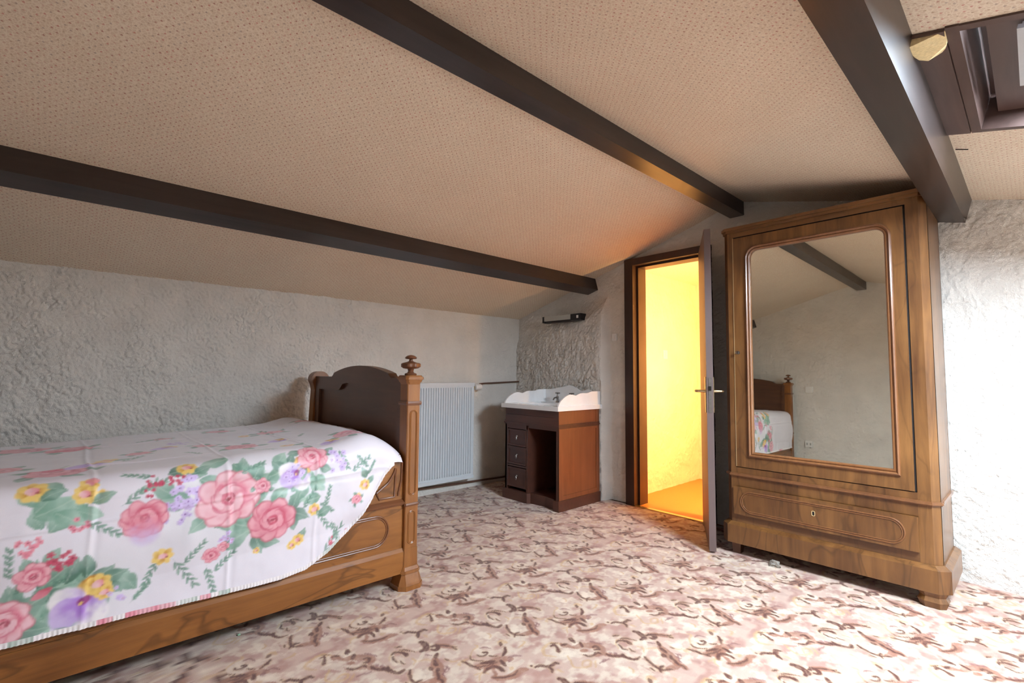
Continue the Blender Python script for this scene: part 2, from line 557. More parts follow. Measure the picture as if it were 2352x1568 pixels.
def join_meshes(name, objs):
    """several patches of one continuous surface become one mesh"""
    bm = B()
    for o in objs:
        tmp = o.data.copy(); tmp.transform(o.matrix_basis)
        bm.from_mesh(tmp); bpy.data.meshes.remove(tmp)
    me = bpy.data.meshes.new(name); bm.to_mesh(me); bm.free()
    me.materials.append(objs[0].data.materials[0])
    for o in objs:
        d = o.data; bpy.data.objects.remove(o, do_unlink=True); bpy.data.meshes.remove(d)
    o = bpy.data.objects.new(name, me); COL.objects.link(o)
    return o


def smooth_path(pts, n=6):
    """Catmull-Rom through 2-D or 3-D points"""
    P = [np.array(p, float) for p in pts]
    P = [2 * P[0] - P[1]] + P + [2 * P[-1] - P[-2]]
    out = []
    for i in range(1, len(P) - 2):
        for k in range(n):
            t = k / n
            out.append(0.5 * ((2 * P[i]) + (-P[i - 1] + P[i + 1]) * t + (2 * P[i - 1] - 5 * P[i] + 4 * P[i + 1] - P[i + 2]) * t * t
                              + (-P[i - 1] + 3 * P[i] - 3 * P[i + 1] + P[i + 2]) * t ** 3))
    out.append(P[-2])
    return [tuple(p) for p in out]


# ================================================================== SETTING
def relief(u, v, seed, amp=0.008, fs=1.0):
    """flicked rough-cast: overlapping flakes with sharp creases between them"""
    u = u * fs; v = v * fs
    wu = u + 0.018 * (fbm(u * 22, v * 22, seed + 11, 2) - 0.5) * 2; wv = v + 0.018 * (fbm(u * 22, v * 22, seed + 23, 2) - 0.5) * 2
    a = math.radians(28)
    ru, rv = wu * math.cos(a) + wv * math.sin(a), -wu * math.sin(a) + wv * math.cos(a)
    n1 = np.abs(fbm(ru * 40, rv * 21, seed, 2) - 0.5) * 2
    h = np.minimum(n1 * 5.0, 1.0)
    n2 = fbm(ru * 110, rv * 70, seed + 5, 2)
    low = fbm(u * 7, v * 7, seed + 40, 3)
    k = sstep(0.25, 0.65, low)
    return amp * (0.75 * h * (0.3 + 0.7 * k) + 0.6 * n2 + 0.5 * low)


def axis_pts(*spans):
    out = []
    for a, b, d in spans:
        n = max(1, int(math.ceil(abs(b - a) / d)))
        out.extend(np.linspace(a, b, n + 1)[:-1])
    out.append(spans[-1][1])
    return np.array(out)


def patch(name, us, nv_step, zlo, zhi, place, mat='plaster', flip=False):
    nv = max(2, int(max(zhi(u) - zlo(u) for u in us) / nv_step) + 1)
    U = np.repeat(us, nv)
    T = np.tile(np.linspace(0, 1, nv), len(us))
    lo = np.array([zlo(u) for u in us]).repeat(nv); hi = np.array([zhi(u) for u in us]).repeat(nv)
    Z = lo + (hi - lo) * T
    return grid_mesh(name, place(U, Z), len(us), nv, mat, flip=flip)


top = lambda y: roof_z(y) + 0.03
# knee wall behind the bed
wl = patch('wall_left', axis_pts((XB - 0.1, -0.35, 0.02), (-0.35, 2.0, 0.0056), (2.0, 3.72, 0.008)), 0.0056, lambda u: -0.03, lambda u: 1.76,
           lambda U, Z: np.stack([U, YK + 0.008 - relief(U, Z, 3, 0.017, 1.25) * (1 - 0.6 * sstep(1.7, 2.6, U)), Z], 1))
structure(wl); wl['label'] = 'low white rough-cast knee wall behind the bed and radiator'


def gable_off(y, z):
    """the thicker plastered part behind the washstand"""
    w = 0.03 + (3.79 - y) / 1.17 * 0.075
    edge = sstep(2.595, 2.635, y + 0.006 * np.sin(z * 9))
    fade = 1 - sstep(1.62, 1.86, z + (y - 2.6) * 0.25)
    return w * edge * fade


def gable(U, Z):
    amp = 0.0105 + 0.009 * sstep(2.6, 2.7, U) * (1 - sstep(1.2, 1.9, Z))
    return np.stack([XG - gable_off(U, Z) - relief(U, Z, 9, 1.0, 1.55) * amp + 0.006, U, Z], 1)


D0, D1, DT = 1.70, 2.40, 2.075      # door hole
parts = [patch('g', axis_pts((D1, YK + 0.05, 0.0075)), 0.0075, lambda u: -0.03, top, gable, flip=True),
         patch('g', axis_pts((D0, D1, 0.009)), 0.009, lambda u: DT, top, gable, flip=True),
         patch('g', axis_pts((-0.15, 0.4, 0.007), (0.4, D0, 0.012)), 0.0075, lambda u: -0.03, top, gable, flip=True),
         patch('g', axis_pts((YR - 0.1, -0.15, 0.04)), 0.04, lambda u: -0.03, top, gable, flip=True)]
wb = join_meshes('wall_back', parts)
wb.data.polygons.foreach_set('use_smooth', [True] * len(wb.data.polygons))
structure(wb); wb['label'] = 'white rough-cast gable wall with the doorway'
wf = patch('wall_front', axis_pts((YR - 0.1, 0.6, 0.03), (0.6, YK + 0.05, 0.011)), 0.012, lambda u: -0.03, top,
           lambda U, Z: np.stack([XB - 0.006 + relief(U, Z, 15, 0.008), U, Z], 1))
structure(wf); wf['label'] = 'white rough-cast gable wall seen in the wardrobe mirror'
wr = patch('wall_right', axis_pts((XB - 0.1, XG + 0.1, 0.03)), 0.03, lambda u: -0.03, lambda u: roof_z(YR) + 0.04,
           lambda U, Z: np.stack([U, YR - 0.008 + relief(U, Z, 21, 0.008), Z], 1))
structure(wr); wr['label'] = 'white rough-cast wall below the roof window'

# hall behind the doorway
hl = patch('wall_hall_left', axis_pts((3.74, HX1 + 0.03, 0.011)), 0.011, lambda u: -0.03, lambda u: roof_z(HY1) + 0.04,
           lambda U, Z: np.stack([U, HY1 + 0.006 - relief(U, Z, 31, 0.011), Z], 1), 'hall')
structure(hl); hl['label'] = 'rough-cast hall wall glowing yellow beyond the open door'
he = patch('wall_hall_back', axis_pts((HY0 - 0.05, HY1 + 0.05, 0.012)), 0.012, lambda u: -0.03, top,
           lambda U, Z: np.stack([HX1 + 0.006 - relief(U, Z, 33, 0.011), U, Z], 1), 'hall')
structure(he); he['label'] = 'rough-cast end wall of the lit hall'
hr = patch('wall_hall_right', axis_pts((3.74, HX1 + 0.05, 0.05)), 0.05, lambda u: -0.03, lambda u: roof_z(HY0) + 0.04,
           lambda U, Z: np.stack([U, HY0 - 0.006 + relief(U, Z, 35, 0.011), Z], 1), 'hall')
structure(hr); hr['label'] = 'rough-cast hall wall facing the doorway light'
hp = [patch('h', axis_pts((a, b, 0.05)), 0.05, (lambda u: -0.03) if lo else (lambda u: DT), top,
            lambda U, Z: np.stack([3.775 + relief(U, Z, 37, 0.006), U, Z], 1), 'hall') for a, b, lo in
      ((HY0 - 0.05, D0, 1), (D0, D1, 0), (D1, HY1 + 0.05, 1))]
hf = join_meshes('wall_hall_front', hp)
structure(hf); hf['label'] = 'hall side of the gable wall around the doorway'
bm = B(); box(bm, 3.61, HX1 + 0.1, HY0 - 0.1, HY1 + 0.1, -0.05, 0.0)
hfl = structure(put('floor_hall', bm, 'hallfloor')); hfl['label'] = 'orange-lit smooth hall floor beyond the threshold'
bm = B(); box(bm, 3.585, 3.622, D0 + 0.03, 2.336, 0.0, 0.006)
st = structure(put('trim_2', bm, 'strip', bevel=0.002)); st['label'] = 'thin brass threshold strip in the doorway'

# ceiling: two papered slopes with the roof window cut out of the right one
cs = math.hypot(1, SL); cr = math.hypot(1, SR)
V = []; UVs = []; F = []


def ceil_quad(x0, x1, y0, y1):
    b = len(V)
    for x, y in ((x0, y0), (x1, y0), (x1, y1), (x0, y1)):
        V.append((x, y, roof_z(y)))
        UVs.append((x + 10, (y - RY) * (cs if y > RY else cr) + 10))
    F.append((b, b + 1, b + 2, b + 3))


CXA, CXB = XB - 0.15, HX1 + 0.15
ceil_quad(CXA, CXB, RY, YK + 0.15)
ceil_quad(CXA, SKX0, YR - 0.15, RY); ceil_quad(SKX1, CXB, YR - 0.15, RY)
ceil_quad(SKX0, SKX1, YR - 0.15, SKY0); ceil_quad(SKX0, SKX1, SKY1, RY)
me = bpy.data.meshes.new('ceiling'); me.from_pydata(V, [], F)
ul = me.uv_layers.new(name='UVMap')
for pl in me.polygons:
    for li in pl.loop_indices:
        ul.data[li].uv = UVs[me.loops[li].vertex_index]
me.materials.append(MAT['paper'])
ce = bpy.data.objects.new('ceiling', me); COL.objects.link(ce)
structure(ce); ce['label'] = 'sloping attic ceiling papered in cream with tiny pink sprigs'

# ------------------------------------------------------------------ carpet
LA, LB = 0.483, 1.08     # repeat of the pattern: 0.483 x 1.08 m with a half drop
TRES = 0.0025
TW, TH = int(round(LA / TRES)), int(round(LB / TRES))
gx, gy = np.meshgrid((np.arange(TW) + 0.5) * LA / TW, (np.arange(TH) + 0.5) * LB / TH, indexing='ij')


def pnoise(scale_x, scale_y, seed, oct=3):
    """noise that tiles over the repeat"""
    def one(k):
        fx, fy = scale_x * 2 ** k, scale_y * 2 ** k
        nx, ny = max(1, int(round(LA * fx))), max(1, int(round(LB * fy)))
        x = gx / LA * nx; y = gy / LB * ny
        ix = np.floor(x).astype(np.int64); iy = np.floor(y).astype(np.int64)
        f, g = x - ix, y - iy
        f = f * f * (3 - 2 * f); g = g * g * (3 - 2 * g)
        h = lambda a, b: _hash(a % nx, b % ny, seed + 31 * k)
        return (h(ix, iy) * (1 - f) + h(ix + 1, iy) * f) * (1 - g) + (h(ix, iy + 1) * (1 - f) + h(ix + 1, iy + 1) * f) * g
    s = 0; a = 0.5; t = 0
    for k in range(oct):
        s = s + a * one(k); t += a; a *= 0.55
    return s / t


C_PINK, C_MAUVE, C_CREAM = lin((200, 170, 154)), lin((172, 126, 113)), lin((226, 211, 190))
C_BROWN, C_MID, C_TAN, C_VIO = lin((96, 54, 43)), lin((154, 102, 79)), lin((198, 160, 114)), lin((132, 84, 82))
nA = pnoise(13, 19, 1); nB = pnoise(24, 34, 2, 4); nC = pnoise(40, 60, 3, 2); nD = pnoise(90, 110, 5, 2)
tile = C_PINK + (C_MAUVE - C_PINK) * (.75 * sstep(0.48, 0.75, nA))[..., None]
tile = tile + (C_CREAM - tile) * (0.65 * sstep(0.44, 0.68, nB + 0.16 * (nC - 0.5)))[..., None]
tile = tile * (0.94 + 0.12 * nC)[..., None]


def crop2floor(p):
    q = at_z(1380 + p[0] / 5.345, 1300 + p[1] / 5.345); return (q[0], q[1])


def stroke(pts, w, col, alpha=1.0, soft=0.0019):
    P = [crop2floor(p) for p in (smooth_path(pts, 4) if len(pts) > 1 else pts * 2)]
    P = np.array(P)
    n = len(P)
    wid = np.array([w * (0.45 + 0.55 * math.sin(math.pi * (0.12 + 0.8 * i / max(1, n - 1)))) for i in range(n)])
    for ox, oy in ((0, 0), (LA / 2, LB / 2)):
        Q = P + [ox, oy]
        base = np.floor(Q.mean(0) / [LA, LB]) * [LA, LB]
        Q = Q - base
        for sx in (-LA, 0, LA):
            for sy in (-LB, 0, LB):
                R_ = Q + [sx, sy]
                m_ = w + 0.01
                x0, x1 = R_[:, 0].min() - m_, R_[:, 0].max() + m_; y0, y1 = R_[:, 1].min() - m_, R_[:, 1].max() + m_
                i0, i1 = max(0, int(x0 / LA * TW)), min(TW, int(x1 / LA * TW) + 2); j0, j1 = max(0, int(y0 / LB * TH)), min(TH, int(y1 / LB * TH) + 2)
                if i0 >= i1 or j0 >= j1:
                    continue
                X, Y = gx[i0:i1, j0:j1], gy[i0:i1, j0:j1]
                wx = (nC[i0:i1, j0:j1] - 0.5) * 0.009
                wy = (nC[::-1, ::-1][i0:i1, j0:j1] - 0.5) * 0.009
                best = np.full(X.shape, 9.0)
                for k in range(n - 1):
                    a, b = R_[k], R_[k + 1]
                    d = b - a; l2 = max(d @ d, 1e-12)
                    t = np.clip(((X + wx - a[0]) * d[0] + (Y + wy - a[1]) * d[1]) / l2, 0, 1)
                    dist = np.hypot(X + wx - a[0] - t * d[0], Y + wy - a[1] - t * d[1]) - (wid[k] + (wid[k + 1] - wid[k]) * t) * 0.5
                    best = np.minimum(best, dist)
                al = (alpha * (1 - sstep(-soft, soft, best)) * (.78 + .22 * sstep(.32, .55, nD[i0:i1, j0:j1])))[..., None]
                sh = (0.8 + 0.45 * nB[i0:i1, j0:j1])[..., None]
                tile[i0:i1, j0:j1] = tile[i0:i1, j0:j1] * (1 - al) + np.asarray(col) * sh * al


K, Mi, Ta, Cr, Vi = C_BROWN, C_MID, C_TAN, C_CREAM, C_VIO
STROKES = [
    # pale grounds and tan outlines first
    (Cr, .030, .8, [(180, 930), (215, 980), (280, 1030), (330, 1060)]), (Cr, .022, .8, [(520, 900), (550, 980), (530, 1080), (500, 1110)]),
    (Cr, .02, .8, [(560, 575), (640, 575), (720, 575)]), (Cr, .05, .7, [(380, 590), (450, 575), (560, 600)]), (Cr, .045, .6, [(1120, 880), (1250, 930), (1400, 900)]),
    (Cr, .04, .7, [(1620, 1040), (1700, 1060), (1760, 1010)]), (Cr, .03, .7, [(470, 470), (500, 510)]), (Cr, .05, .6, [(640, 1120), (700, 1180), (760, 1200)]),
    (Cr, .04, .6, [(820, 930), (880, 960), (950, 960)]), (Cr, .04, .6, [(480, 1240), (540, 1290), (620, 1330)]), (Cr, .04, .6, [(980, 700), (1080, 720), (1160, 760)]),
    (Mi, .03, .35, [(1250, 1050), (1400, 1040), (1560, 1000)]), (Vi, .06, .18, [(900, 1250), (1050, 1280), (1150, 1330)]), (Vi, .05, .2, [(1180, 1150), (1260, 1180), (1350, 1220)]),
    (Ta, .010, .9, [(1060, 830), (1110, 850), (1090, 900), (1120, 960)]), (Ta, .009, .9, [(1410, 1130), (1400, 1180), (1440, 1230)]), (Ta, .012, .9, [(1580, 790), (1620, 810), (1590, 860)]),
    (Ta, .012, .9, [(1690, 1110), (1710, 1100), (1700, 1080), (1670, 1090)]), (Ta, .012, .9, [(450, 980), (520, 1010), (530, 1050)]), (Ta, .010, .9, [(340, 1240), (400, 1270), (400, 1310)]),
    (Ta, .016, .9, [(320, 490), (230, 480), (170, 520), (180, 580), (240, 600), (320, 605)]), (Ta, .013, .9, [(450, 600), (490, 660), (540, 700), (640, 700), (700, 680), (680, 640), (620, 650), (610, 690)]),
    (Ta, .010, .9, [(740, 640), (760, 700)]), (Ta, .016, .8, [(370, 720), (430, 740)]), (Ta, .014, .8, [(1330, 1170), (1400, 1140), (1480, 1150)]), (Ta, .012, .8, [(200, 900), (185, 950), (215, 1010)]),
    (Ta, .03, .9, [(1320, 800), (1350, 790), (1400, 800)]), (Ta, .016, .8, [(1100, 990), (1040, 1040), (1080, 1060)]), (Ta, .016, .7, [(560, 1010), (640, 1000), (700, 1010)]), (Ta, .012, .8, [(880, 1000), (960, 1020), (1010, 1010)]),
    # mid brown bodies
    (Mi, .034, 1, [(1570, 1190), (1640, 1205), (1720, 1195), (1790, 1170), (1815, 1130), (1845, 1105), (1885, 1105)]), (Mi, .02, 1, [(1500, 1100), (1560, 1150), (1600, 1185)]),
    (Mi, .05, .95, [(1300, 1080), (1360, 1065), (1420, 1050), (1480, 1010), (1540, 985), (1600, 985)]), (Mi, .034, 1, [(640, 830), (700, 840), (760, 850), (800, 860)]),
    (Mi, .05, 1, [(740, 1000), (790, 1050), (850, 1100), (900, 1150), (950, 1210)]), (Mi, .036, 1, [(820, 1260), (900, 1240), (950, 1210), (1000, 1220), (1040, 1255)]),
    (Mi, .026, 1, [(340, 490), (370, 510), (420, 510), (480, 525)]), (Mi, .045, .95, [(510, 520), (560, 505), (620, 505), (700, 505), (760, 520), (790, 550)]), (Mi, .028, 1, [(570, 550), (620, 550)]),
    (Mi, .03, .9, [(730, 595), (800, 580), (860, 590), (930, 600), (1000, 605)]), (Mi, .03, 1, [(1420, 1120), (1450, 1085), (1500, 1075), (1540, 1085)]),
    # violet scribbles
    (Vi, .012, 1, [(1150, 870), (1200, 855), (1280, 870)]), (Vi, .009, 1, [(910, 1070), (960, 1080), (990, 1110)]), (Vi, .009, 1, [(920, 1100), (970, 1130), (1000, 1125)]), (Vi, .009, 1, [(950, 1150), (1000, 1180)]), (Vi, .009, 1, [(940, 1080), (965, 1160)]),
    (Vi, .012, 1, [(580, 940), (660, 950)]), (Vi, .016, 1, [(640, 470), (700, 480), (770, 490)]), (Vi, .02, 1, [(870, 570), (880, 575)]), (Vi, .02, 1, [(925, 575), (935, 580)]), (Vi, .02, 1, [(970, 590), (980, 595)]),
    (Vi, .013, 1, [(790, 660), (830, 640), (880, 625)]), (Vi, .012, 1, [(1560, 980), (1620, 950), (1700, 955)]), (Vi, .018, 1, [(1600, 990), (1615, 1020)]),
    # dark brown accents
    (K, .012, 1, [(1570, 1195), (1640, 1195), (1720, 1185), (1785, 1160), (1800, 1125)]), (K, .024, 1, [(1430, 1140), (1450, 1085), (1500, 1075), (1560, 1090), (1630, 1125)]),
    (K, .024, 1, [(1310, 1035), (1380, 1025), (1440, 1012)]), (K, .022, 1, [(1500, 1005), (1560, 1040), (1605, 1060)]), (K, .012, 1, [(1310, 1085), (1400, 1060), (1480, 1020)]), (K, .016, 1, [(1060, 1015), (1120, 1030), (1180, 1050), (1240, 1075), (1310, 1085)]),
    (K, .010, 1, [(1110, 960), (1150, 990), (1220, 1010), (1300, 1010)]), (K, .014, 1, [(1190, 945), (1220, 960), (1270, 950), (1282, 925), (1255, 908), (1222, 915)]), (K, .02, 1, [(1230, 915), (1240, 918)]),
    (K, .02, 1, [(1340, 805), (1370, 840)]), (K, .018, 1, [(1440, 860), (1470, 900), (1482, 950)]), (K, .012, 1, [(1330, 950), (1380, 960), (1430, 955)]), (K, .012, 1, [(1300, 1090), (1350, 1110)]),
    (K, .034, 1, [(400, 800), (450, 812), (500, 840), (530, 880), (490, 900)]), (K, .026, 1, [(570, 850), (620, 840), (660, 870), (640, 890), (600, 880)]), (K, .014, 1, [(640, 832), (720, 842), (790, 850)]),
    (K, .014, 1, [(815, 850), (825, 852)]), (K, .014, 1, [(845, 870), (855, 872)]), (K, .014, 1, [(875, 880), (885, 882)]), (K, .012, 1, [(840, 848), (860, 850)]),
    (K, .013, 1, [(150, 860), (220, 850)]), (K, .010, 1, [(240, 890), (300, 885), (430, 910)]), (K, .016, 1, [(190, 940), (220, 915), (290, 920), (370, 955), (345, 928), (270, 905)]),
    (K, .013, 1, [(220, 960), (260, 1000), (320, 1030)]), (K, .010, 1, [(340, 1010), (390, 1040), (430, 1050)]), (K, .024, 1, [(740, 1010), (775, 1040), (800, 1060)]), (K, .024, 1, [(750, 1080), (790, 1110)]), (K, .02, 1, [(850, 1100), (880, 1140)]),
    (K, .018, 1, [(900, 1150), (950, 1210)]), (K, .016, 1, [(540, 1110), (580, 1160), (640, 1210), (720, 1260), (800, 1270), (870, 1265)]), (K, .013, 1, [(720, 1245), (770, 1222)]), (K, .012, 1, [(720, 1260), (740, 1300)]), (K, .014, 1, [(960, 1215), (1010, 1225), (1040, 1258)]),
    (K, .02, 1, [(700, 930), (730, 985)]), (K, .010, 1, [(850, 990), (900, 1010)]), (K, .012, 1, [(610, 1250), (660, 1280)]),
    (K, .010, 1, [(230, 490), (290, 480)]), (K, .016, 1, [(240, 512), (270, 500), (310, 530), (330, 560), (350, 555)]), (K, .02, 1, [(350, 500), (400, 492)]), (K, .026, 1, [(420, 440), (450, 460), (465, 475)]),
    (K, .016, 1, [(680, 520), (720, 510), (750, 540), (700, 545)]), (K, .022, 1, [(540, 482), (570, 520)]), (K, .018, 1, [(610, 590), (680, 605), (740, 570), (780, 580)]),
    (K, .024, 1, [(840, 585), (920, 602), (1000, 600), (1080, 620), (1160, 632), (1190, 610)]), (K, .02, 1, [(1000, 580), (1040, 612)]), (K, .014, 1, [(80, 690), (90, 690)]),
    (K, .022, 1, [(130, 700), (170, 685), (220, 690), (280, 690), (330, 660), (370, 665)]), (K, .018, 1, [(290, 700), (330, 745)]),
]
for col_, w_, a_, pts_ in STROKES:
    if col_ is K:
        stroke(pts_, w_ * .7 + .011, Ta, .5, .005)
for col_, w_, a_, pts_ in STROKES:
    stroke(pts_, w_ * (0.82 if col_ is K else 0.85 if w_ < .03 else 0.95 if col_ is Mi else .8), col_, a_ * (1.0 if col_ is K else .85))


def sample_tile(X, Y):
    fx = np.mod(X, LA) / LA * TW - 0.5; fy = np.mod(Y, LB) / LB * TH - 0.5
    ix = np.floor(fx).astype(int); iy = np.floor(fy).astype(int)
    f = (fx - ix)[:, None]; g = (fy - iy)[:, None]
    T = lambda a, b: tile[a % TW, b % TH]
    return (T(ix, iy) * (1 - f) + T(ix + 1, iy) * f) * (1 - g) + (T(ix, iy + 1) * (1 - f) + T(ix + 1, iy + 1) * f) * g


fxs = axis_pts((XB - 0.1, 0.5, 0.03), (0.5, 2.6, 0.0052), (2.6, 3.64, 0.0078))
fys = axis_pts((YR - 0.1, -0.1, 0.03), (-0.1, 1.7, 0.0052), (1.7, 3.1, 0.0078), (3.1, YK + 0.1, 0.015))
FX = np.repeat(fxs, len(fys)); FY = np.tile(fys, len(fxs))
wear = 0.93 + 0.14 * fbm(FX * 1.5, FY * 1.5, 77, 3)
fcol = sample_tile(FX, FY) * wear[:, None]
fl = grid_mesh('floor', np.stack([FX, FY, np.zeros_like(FX)], 1), len(fxs), len(fys), 'carpet', col=fcol)
structure(fl); fl['label'] = 'fitted carpet with brown scrolls and leaves on mottled pink'

# ------------------------------------------------------------------ beams
def beam(label, pts, name):
    bm = B(); prism(bm, pts, 'x', XB, XG - 0.004)
    return tag(put(name, bm, 'beam', bevel=0.006), label, 'beam', 'dark beams under the papered slopes')


# left purlin: section square to the left slope (which falls towards +y)
def purlin_pts(yc0, zc0, dirv, w, h):
    d = np.array(dirv) / np.hypot(*dirv)
    n = np.array([-d[1], d[0]])
    if n[1] < 0:
        n = -n
    p = np.array([yc0, zc0])
    return [tuple(p), tuple(p + d * w), tuple(p + d * w + n * h), tuple(p + n * h)]


beam('dark brown purlin above the bed, lowest of the three beams', purlin_pts(2.742, 1.886, (1, -SL), 0.12, 0.135), 'ceiling_beam')
beam('dark brown ridge beam where the two papered slopes meet', [(1.411, 2.279), (1.514, 2.279), (1.514, 2.385), (1.411, 2.385)], 'ceiling_beam')
beam('dark brown beam above the wardrobe, lit on the side facing the roof window', purlin_pts(0.229, 1.954, (1, SR), 0.118, 0.135), 'ceiling_beam')

# ------------------------------------------------------------------ roof window
SA, CA = math.sin(ang), math.cos(ang)


def SP(x, y, n):
    return (x, y - n * SA, roof_z(y) + n * CA)


def sbox(bm, x0, x1, y0, y1, n0, n1):
    vs = [bm.verts.new(SP(x, y, n)) for x in (x0, x1) for y in (y0, y1) for n in (n0, n1)]
    for f in ((0, 1, 3, 2), (4, 6, 7, 5), (0, 4, 5, 1), (2, 3, 7, 6), (0, 2, 6, 4), (1, 5, 7, 3)):
        bm.faces.new([vs[i] for i in f])


w1 = bpy.data.objects.new('window_1', None); COL.objects.link(w1); w1.location = SP((SKX0 + SKX1) / 2, SKY0, 0)
structure(w1); w1['label'] = 'brown-lined roof window in the right slope beside the beam'
for nm, a in (('lining_board', (SKX0 - .03, SKX1 + .03, SKY1, SKY1 + .028, -.006, .165)), ('lining_board', (SKX0 - .03, SKX1 + .03, SKY0 - .028, SKY0, -.006, .165)),
              ('lining_board', (SKX0 - .028, SKX0, SKY0, SKY1, -.006, .165)), ('lining_board', (SKX1, SKX1 + .028, SKY0, SKY1, -.006, .165))):
    bm = B(); sbox(bm, *a); put(nm, bm, 'roofwin', w1, bevel=0.004)
for y0, y1 in ((SKY1 + 0.03, 0.205), ):
    bm = B(); sbox(bm, SKX0 - .022, SKX1 + .022, y0, y1, -.010, -.001); put('trim_board', bm, 'roofwin', w1, bevel=0.002)
for a in ((SKX0, SKX1, SKY1 - .06, SKY1 - 0.001, .125, .160), (SKX0, SKX1, SKY0 + 0.001, SKY0 + .06, .125, .160), (SKX0, SKX0 + .035, SKY0 + .06, SKY1 - .06, .125, .160), (SKX1 - .035, SKX1, SKY0 + .06, SKY1 - .06, .125, .160)):
    bm = B(); sbox(bm, *a); put('fixed_frame', bm, 'roofwin', w1, bevel=0.004)
# centre-pivot sash, its upper end tipped a little into the room
def tilt(y):
    return .118 + (_ym - y) * .05


def tbox(bm, x0, x1, y0, y1, n0, n1):
    vs = [bm.verts.new(SP(x, y, tilt(y) + n)) for x in (x0, x1) for y in (y0, y1) for n in (n0, n1)]
    for f in ((0, 1, 3, 2), (4, 6, 7, 5), (0, 4, 5, 1), (2, 3, 7, 6), (0, 2, 6, 4), (1, 5, 7, 3)):
        bm.faces.new([vs[i] for i in f])


SX_A, SX_B, SY_A, SY_B = SKX0 + .012, SKX1 - .012, SKY0 + .02, SKY1 - .034
for a in ((SX_A, SX_B, SY_B - .12, SY_B, -.04, .025), (SX_A, SX_B, SY_A, SY_A + .065, -.02, .025), (SX_A, SX_A + .05, SY_A + .065, SY_B - .065, -.02, .025), (SX_B - .05, SX_B, SY_A + .065, SY_B - .065, -.02, .025)):
    bm = B(); tbox(bm, *a); put('sash_rail', bm, 'roofwin', w1, bevel=0.004)
bm = B(); tbox(bm, SX_A + .045, SX_B - .045, SY_A + .06, SY_B - .06, 0, .004); put('pane', bm, 'pane', w1)
bm = B(); sbox(bm, 1.875, 2.26, -.024, .002, .030, .042)
bar = put('control_bar', bm, 'alu', w1, bevel=0.002); bar['label'] = 'pale grey metal opening bar'
for x in (1.90, 2.23):
    bm = B(); sbox(bm, x - .01, x + .01, -.018, -.004, .041, .060); put('bar_bracket', bm, 'alu', w1)

# torn piece by the window trim, and a nail in the paper
bm = B()
rag = [(0, 0), (.03, -.004), (.055, .006), (.075, -.002), (.1, .014), (.12, .012), (.125, .03), (.12, .06), (0.06, .07), (0, .07)]
vs0 = []
for n0 in (-.011, -.034):
    vs0.append([bm.verts.new(SP(1.74 + p_[0] * (1 if n0 > -.03 else 0.92), .205 - p_[1] * 1.1 - .0, n0 + (0.012 * (i % 2) if n0 < -.03 else 0) + p_[1] * 0.25)) for i, p_ in enumerate(rag)])
bm.faces.new(vs0[0]); bm.faces.new(vs0[1][::-1])
for i in range(len(rag)):
    j = (i + 1) % len(rag)
    bm.faces.new([vs0[0][i], vs0[0][j], vs0[1][j], vs0[1][i]])
tag(put('foam_scrap', bm, 'foam'), 'torn yellowish foam scrap tucked between beam and roof window trim', 'scrap')
bm = B(); tube(bm, [SP(2.742, .190, -.006), SP(2.742, .150, -.010)], .0022, 6)
tag(put('nail', bm, 'darkiron'), 'dark bent nail sticking out of the papered ceiling by the beam', 'nail')

# ------------------------------------------------------------------ door and frame
t1 = bpy.data.objects.new('trim_1', None); COL.objects.link(t1); t1.location = (3.6, 2.05, 0)
structure(t1); t1['label'] = 'dark brown door frame in the gable wall'
for y0, y1, ys in ((2.340, 2.424, 2.322), (1.66, 1.742, 1.757)):
    bm = B(); box(bm, 3.585, 3.785, y0, y1, 0, 2.105); put('jamb', bm, 'frame', t1, bevel=0.004)
    bm = B(); box(bm, 3.645, 3.765, min(ys, y0 if ys < y0 else y1), max(ys, y0 if ys < y0 else y1), 0, 2.05); put('door_stop', bm, 'frame', t1, bevel=0.002)
bm = B(); box(bm, 3.585, 3.785, 1.742, 2.340, 2.047, 2.105); put('head', bm, 'frame', t1, bevel=0.004)
bm = B(); box(bm, 3.645, 3.765, 1.757, 2.322, 2.030, 2.047); put('head_stop', bm, 'frame', t1, bevel=0.002)

hinge = np.array([3.590, 1.748]); free = np.array([3.009, 1.426])
dd = (free - hinge); DWID = float(np.hypot(*dd)); da = math.atan2(dd[1], dd[0])
d1 = bpy.data.objects.new('door_1', None); COL.objects.link(d1)
d1.location = (hinge[0], hinge[1], 0.0)
structure(d1); d1['label'] = 'brown flush door standing open into the room, edge to the camera'
# built along +x from the hinge, then turned with the door; local y = 0 is the face towards the hall
bm = B(); box(bm, 0, DWID, 0.0, 0.040, 0.012, 2.045)
leaf = put('leaf', bm, 'doorleaf', None, origin=(0, 0, 0), bevel=0.003)
leaf.parent = d1


def on_leaf(name, bm, mat, **k):
    o = put(name, bm, mat, None, origin=(0, 0, 0), **k); o.parent = leaf; return o


bm = B(); box(bm, DWID, DWID + .0025, .011, .031, .865, 1.085); on_leaf('lock_plate', bm, 'steel', bevel=0.0008)
bm = B(); box(bm, DWID + .002, DWID + .010, .013, .027, 1.005, 1.032); on_leaf('latch', bm, 'darkiron', bevel=0.001)
for s, y0 in ((1, .040), (-1, 0.0)):
    bm = B(); box(bm, DWID - .062, DWID - .022, min(y0, y0 + s * .006), max(y0, y0 + s * .006), .865, 1.09); on_leaf('handle_plate', bm, 'brass', bevel=0.002)
    hy = y0 + s * .006
    bm = B(); tube(bm, [(DWID - .042, hy, 1.0), (DWID - .042, hy + s * .045, 1.0), (DWID - .05, hy + s * .052, 1.0), (DWID - .09, hy + s * .054, 0.999), (DWID - .155, hy + s * .05, .996)], [.010, .008, .009, .0085, .007], 12)
    on_leaf('lever_handle', bm, 'brass', smooth=True)
d1.rotation_euler = (0, 0, da)

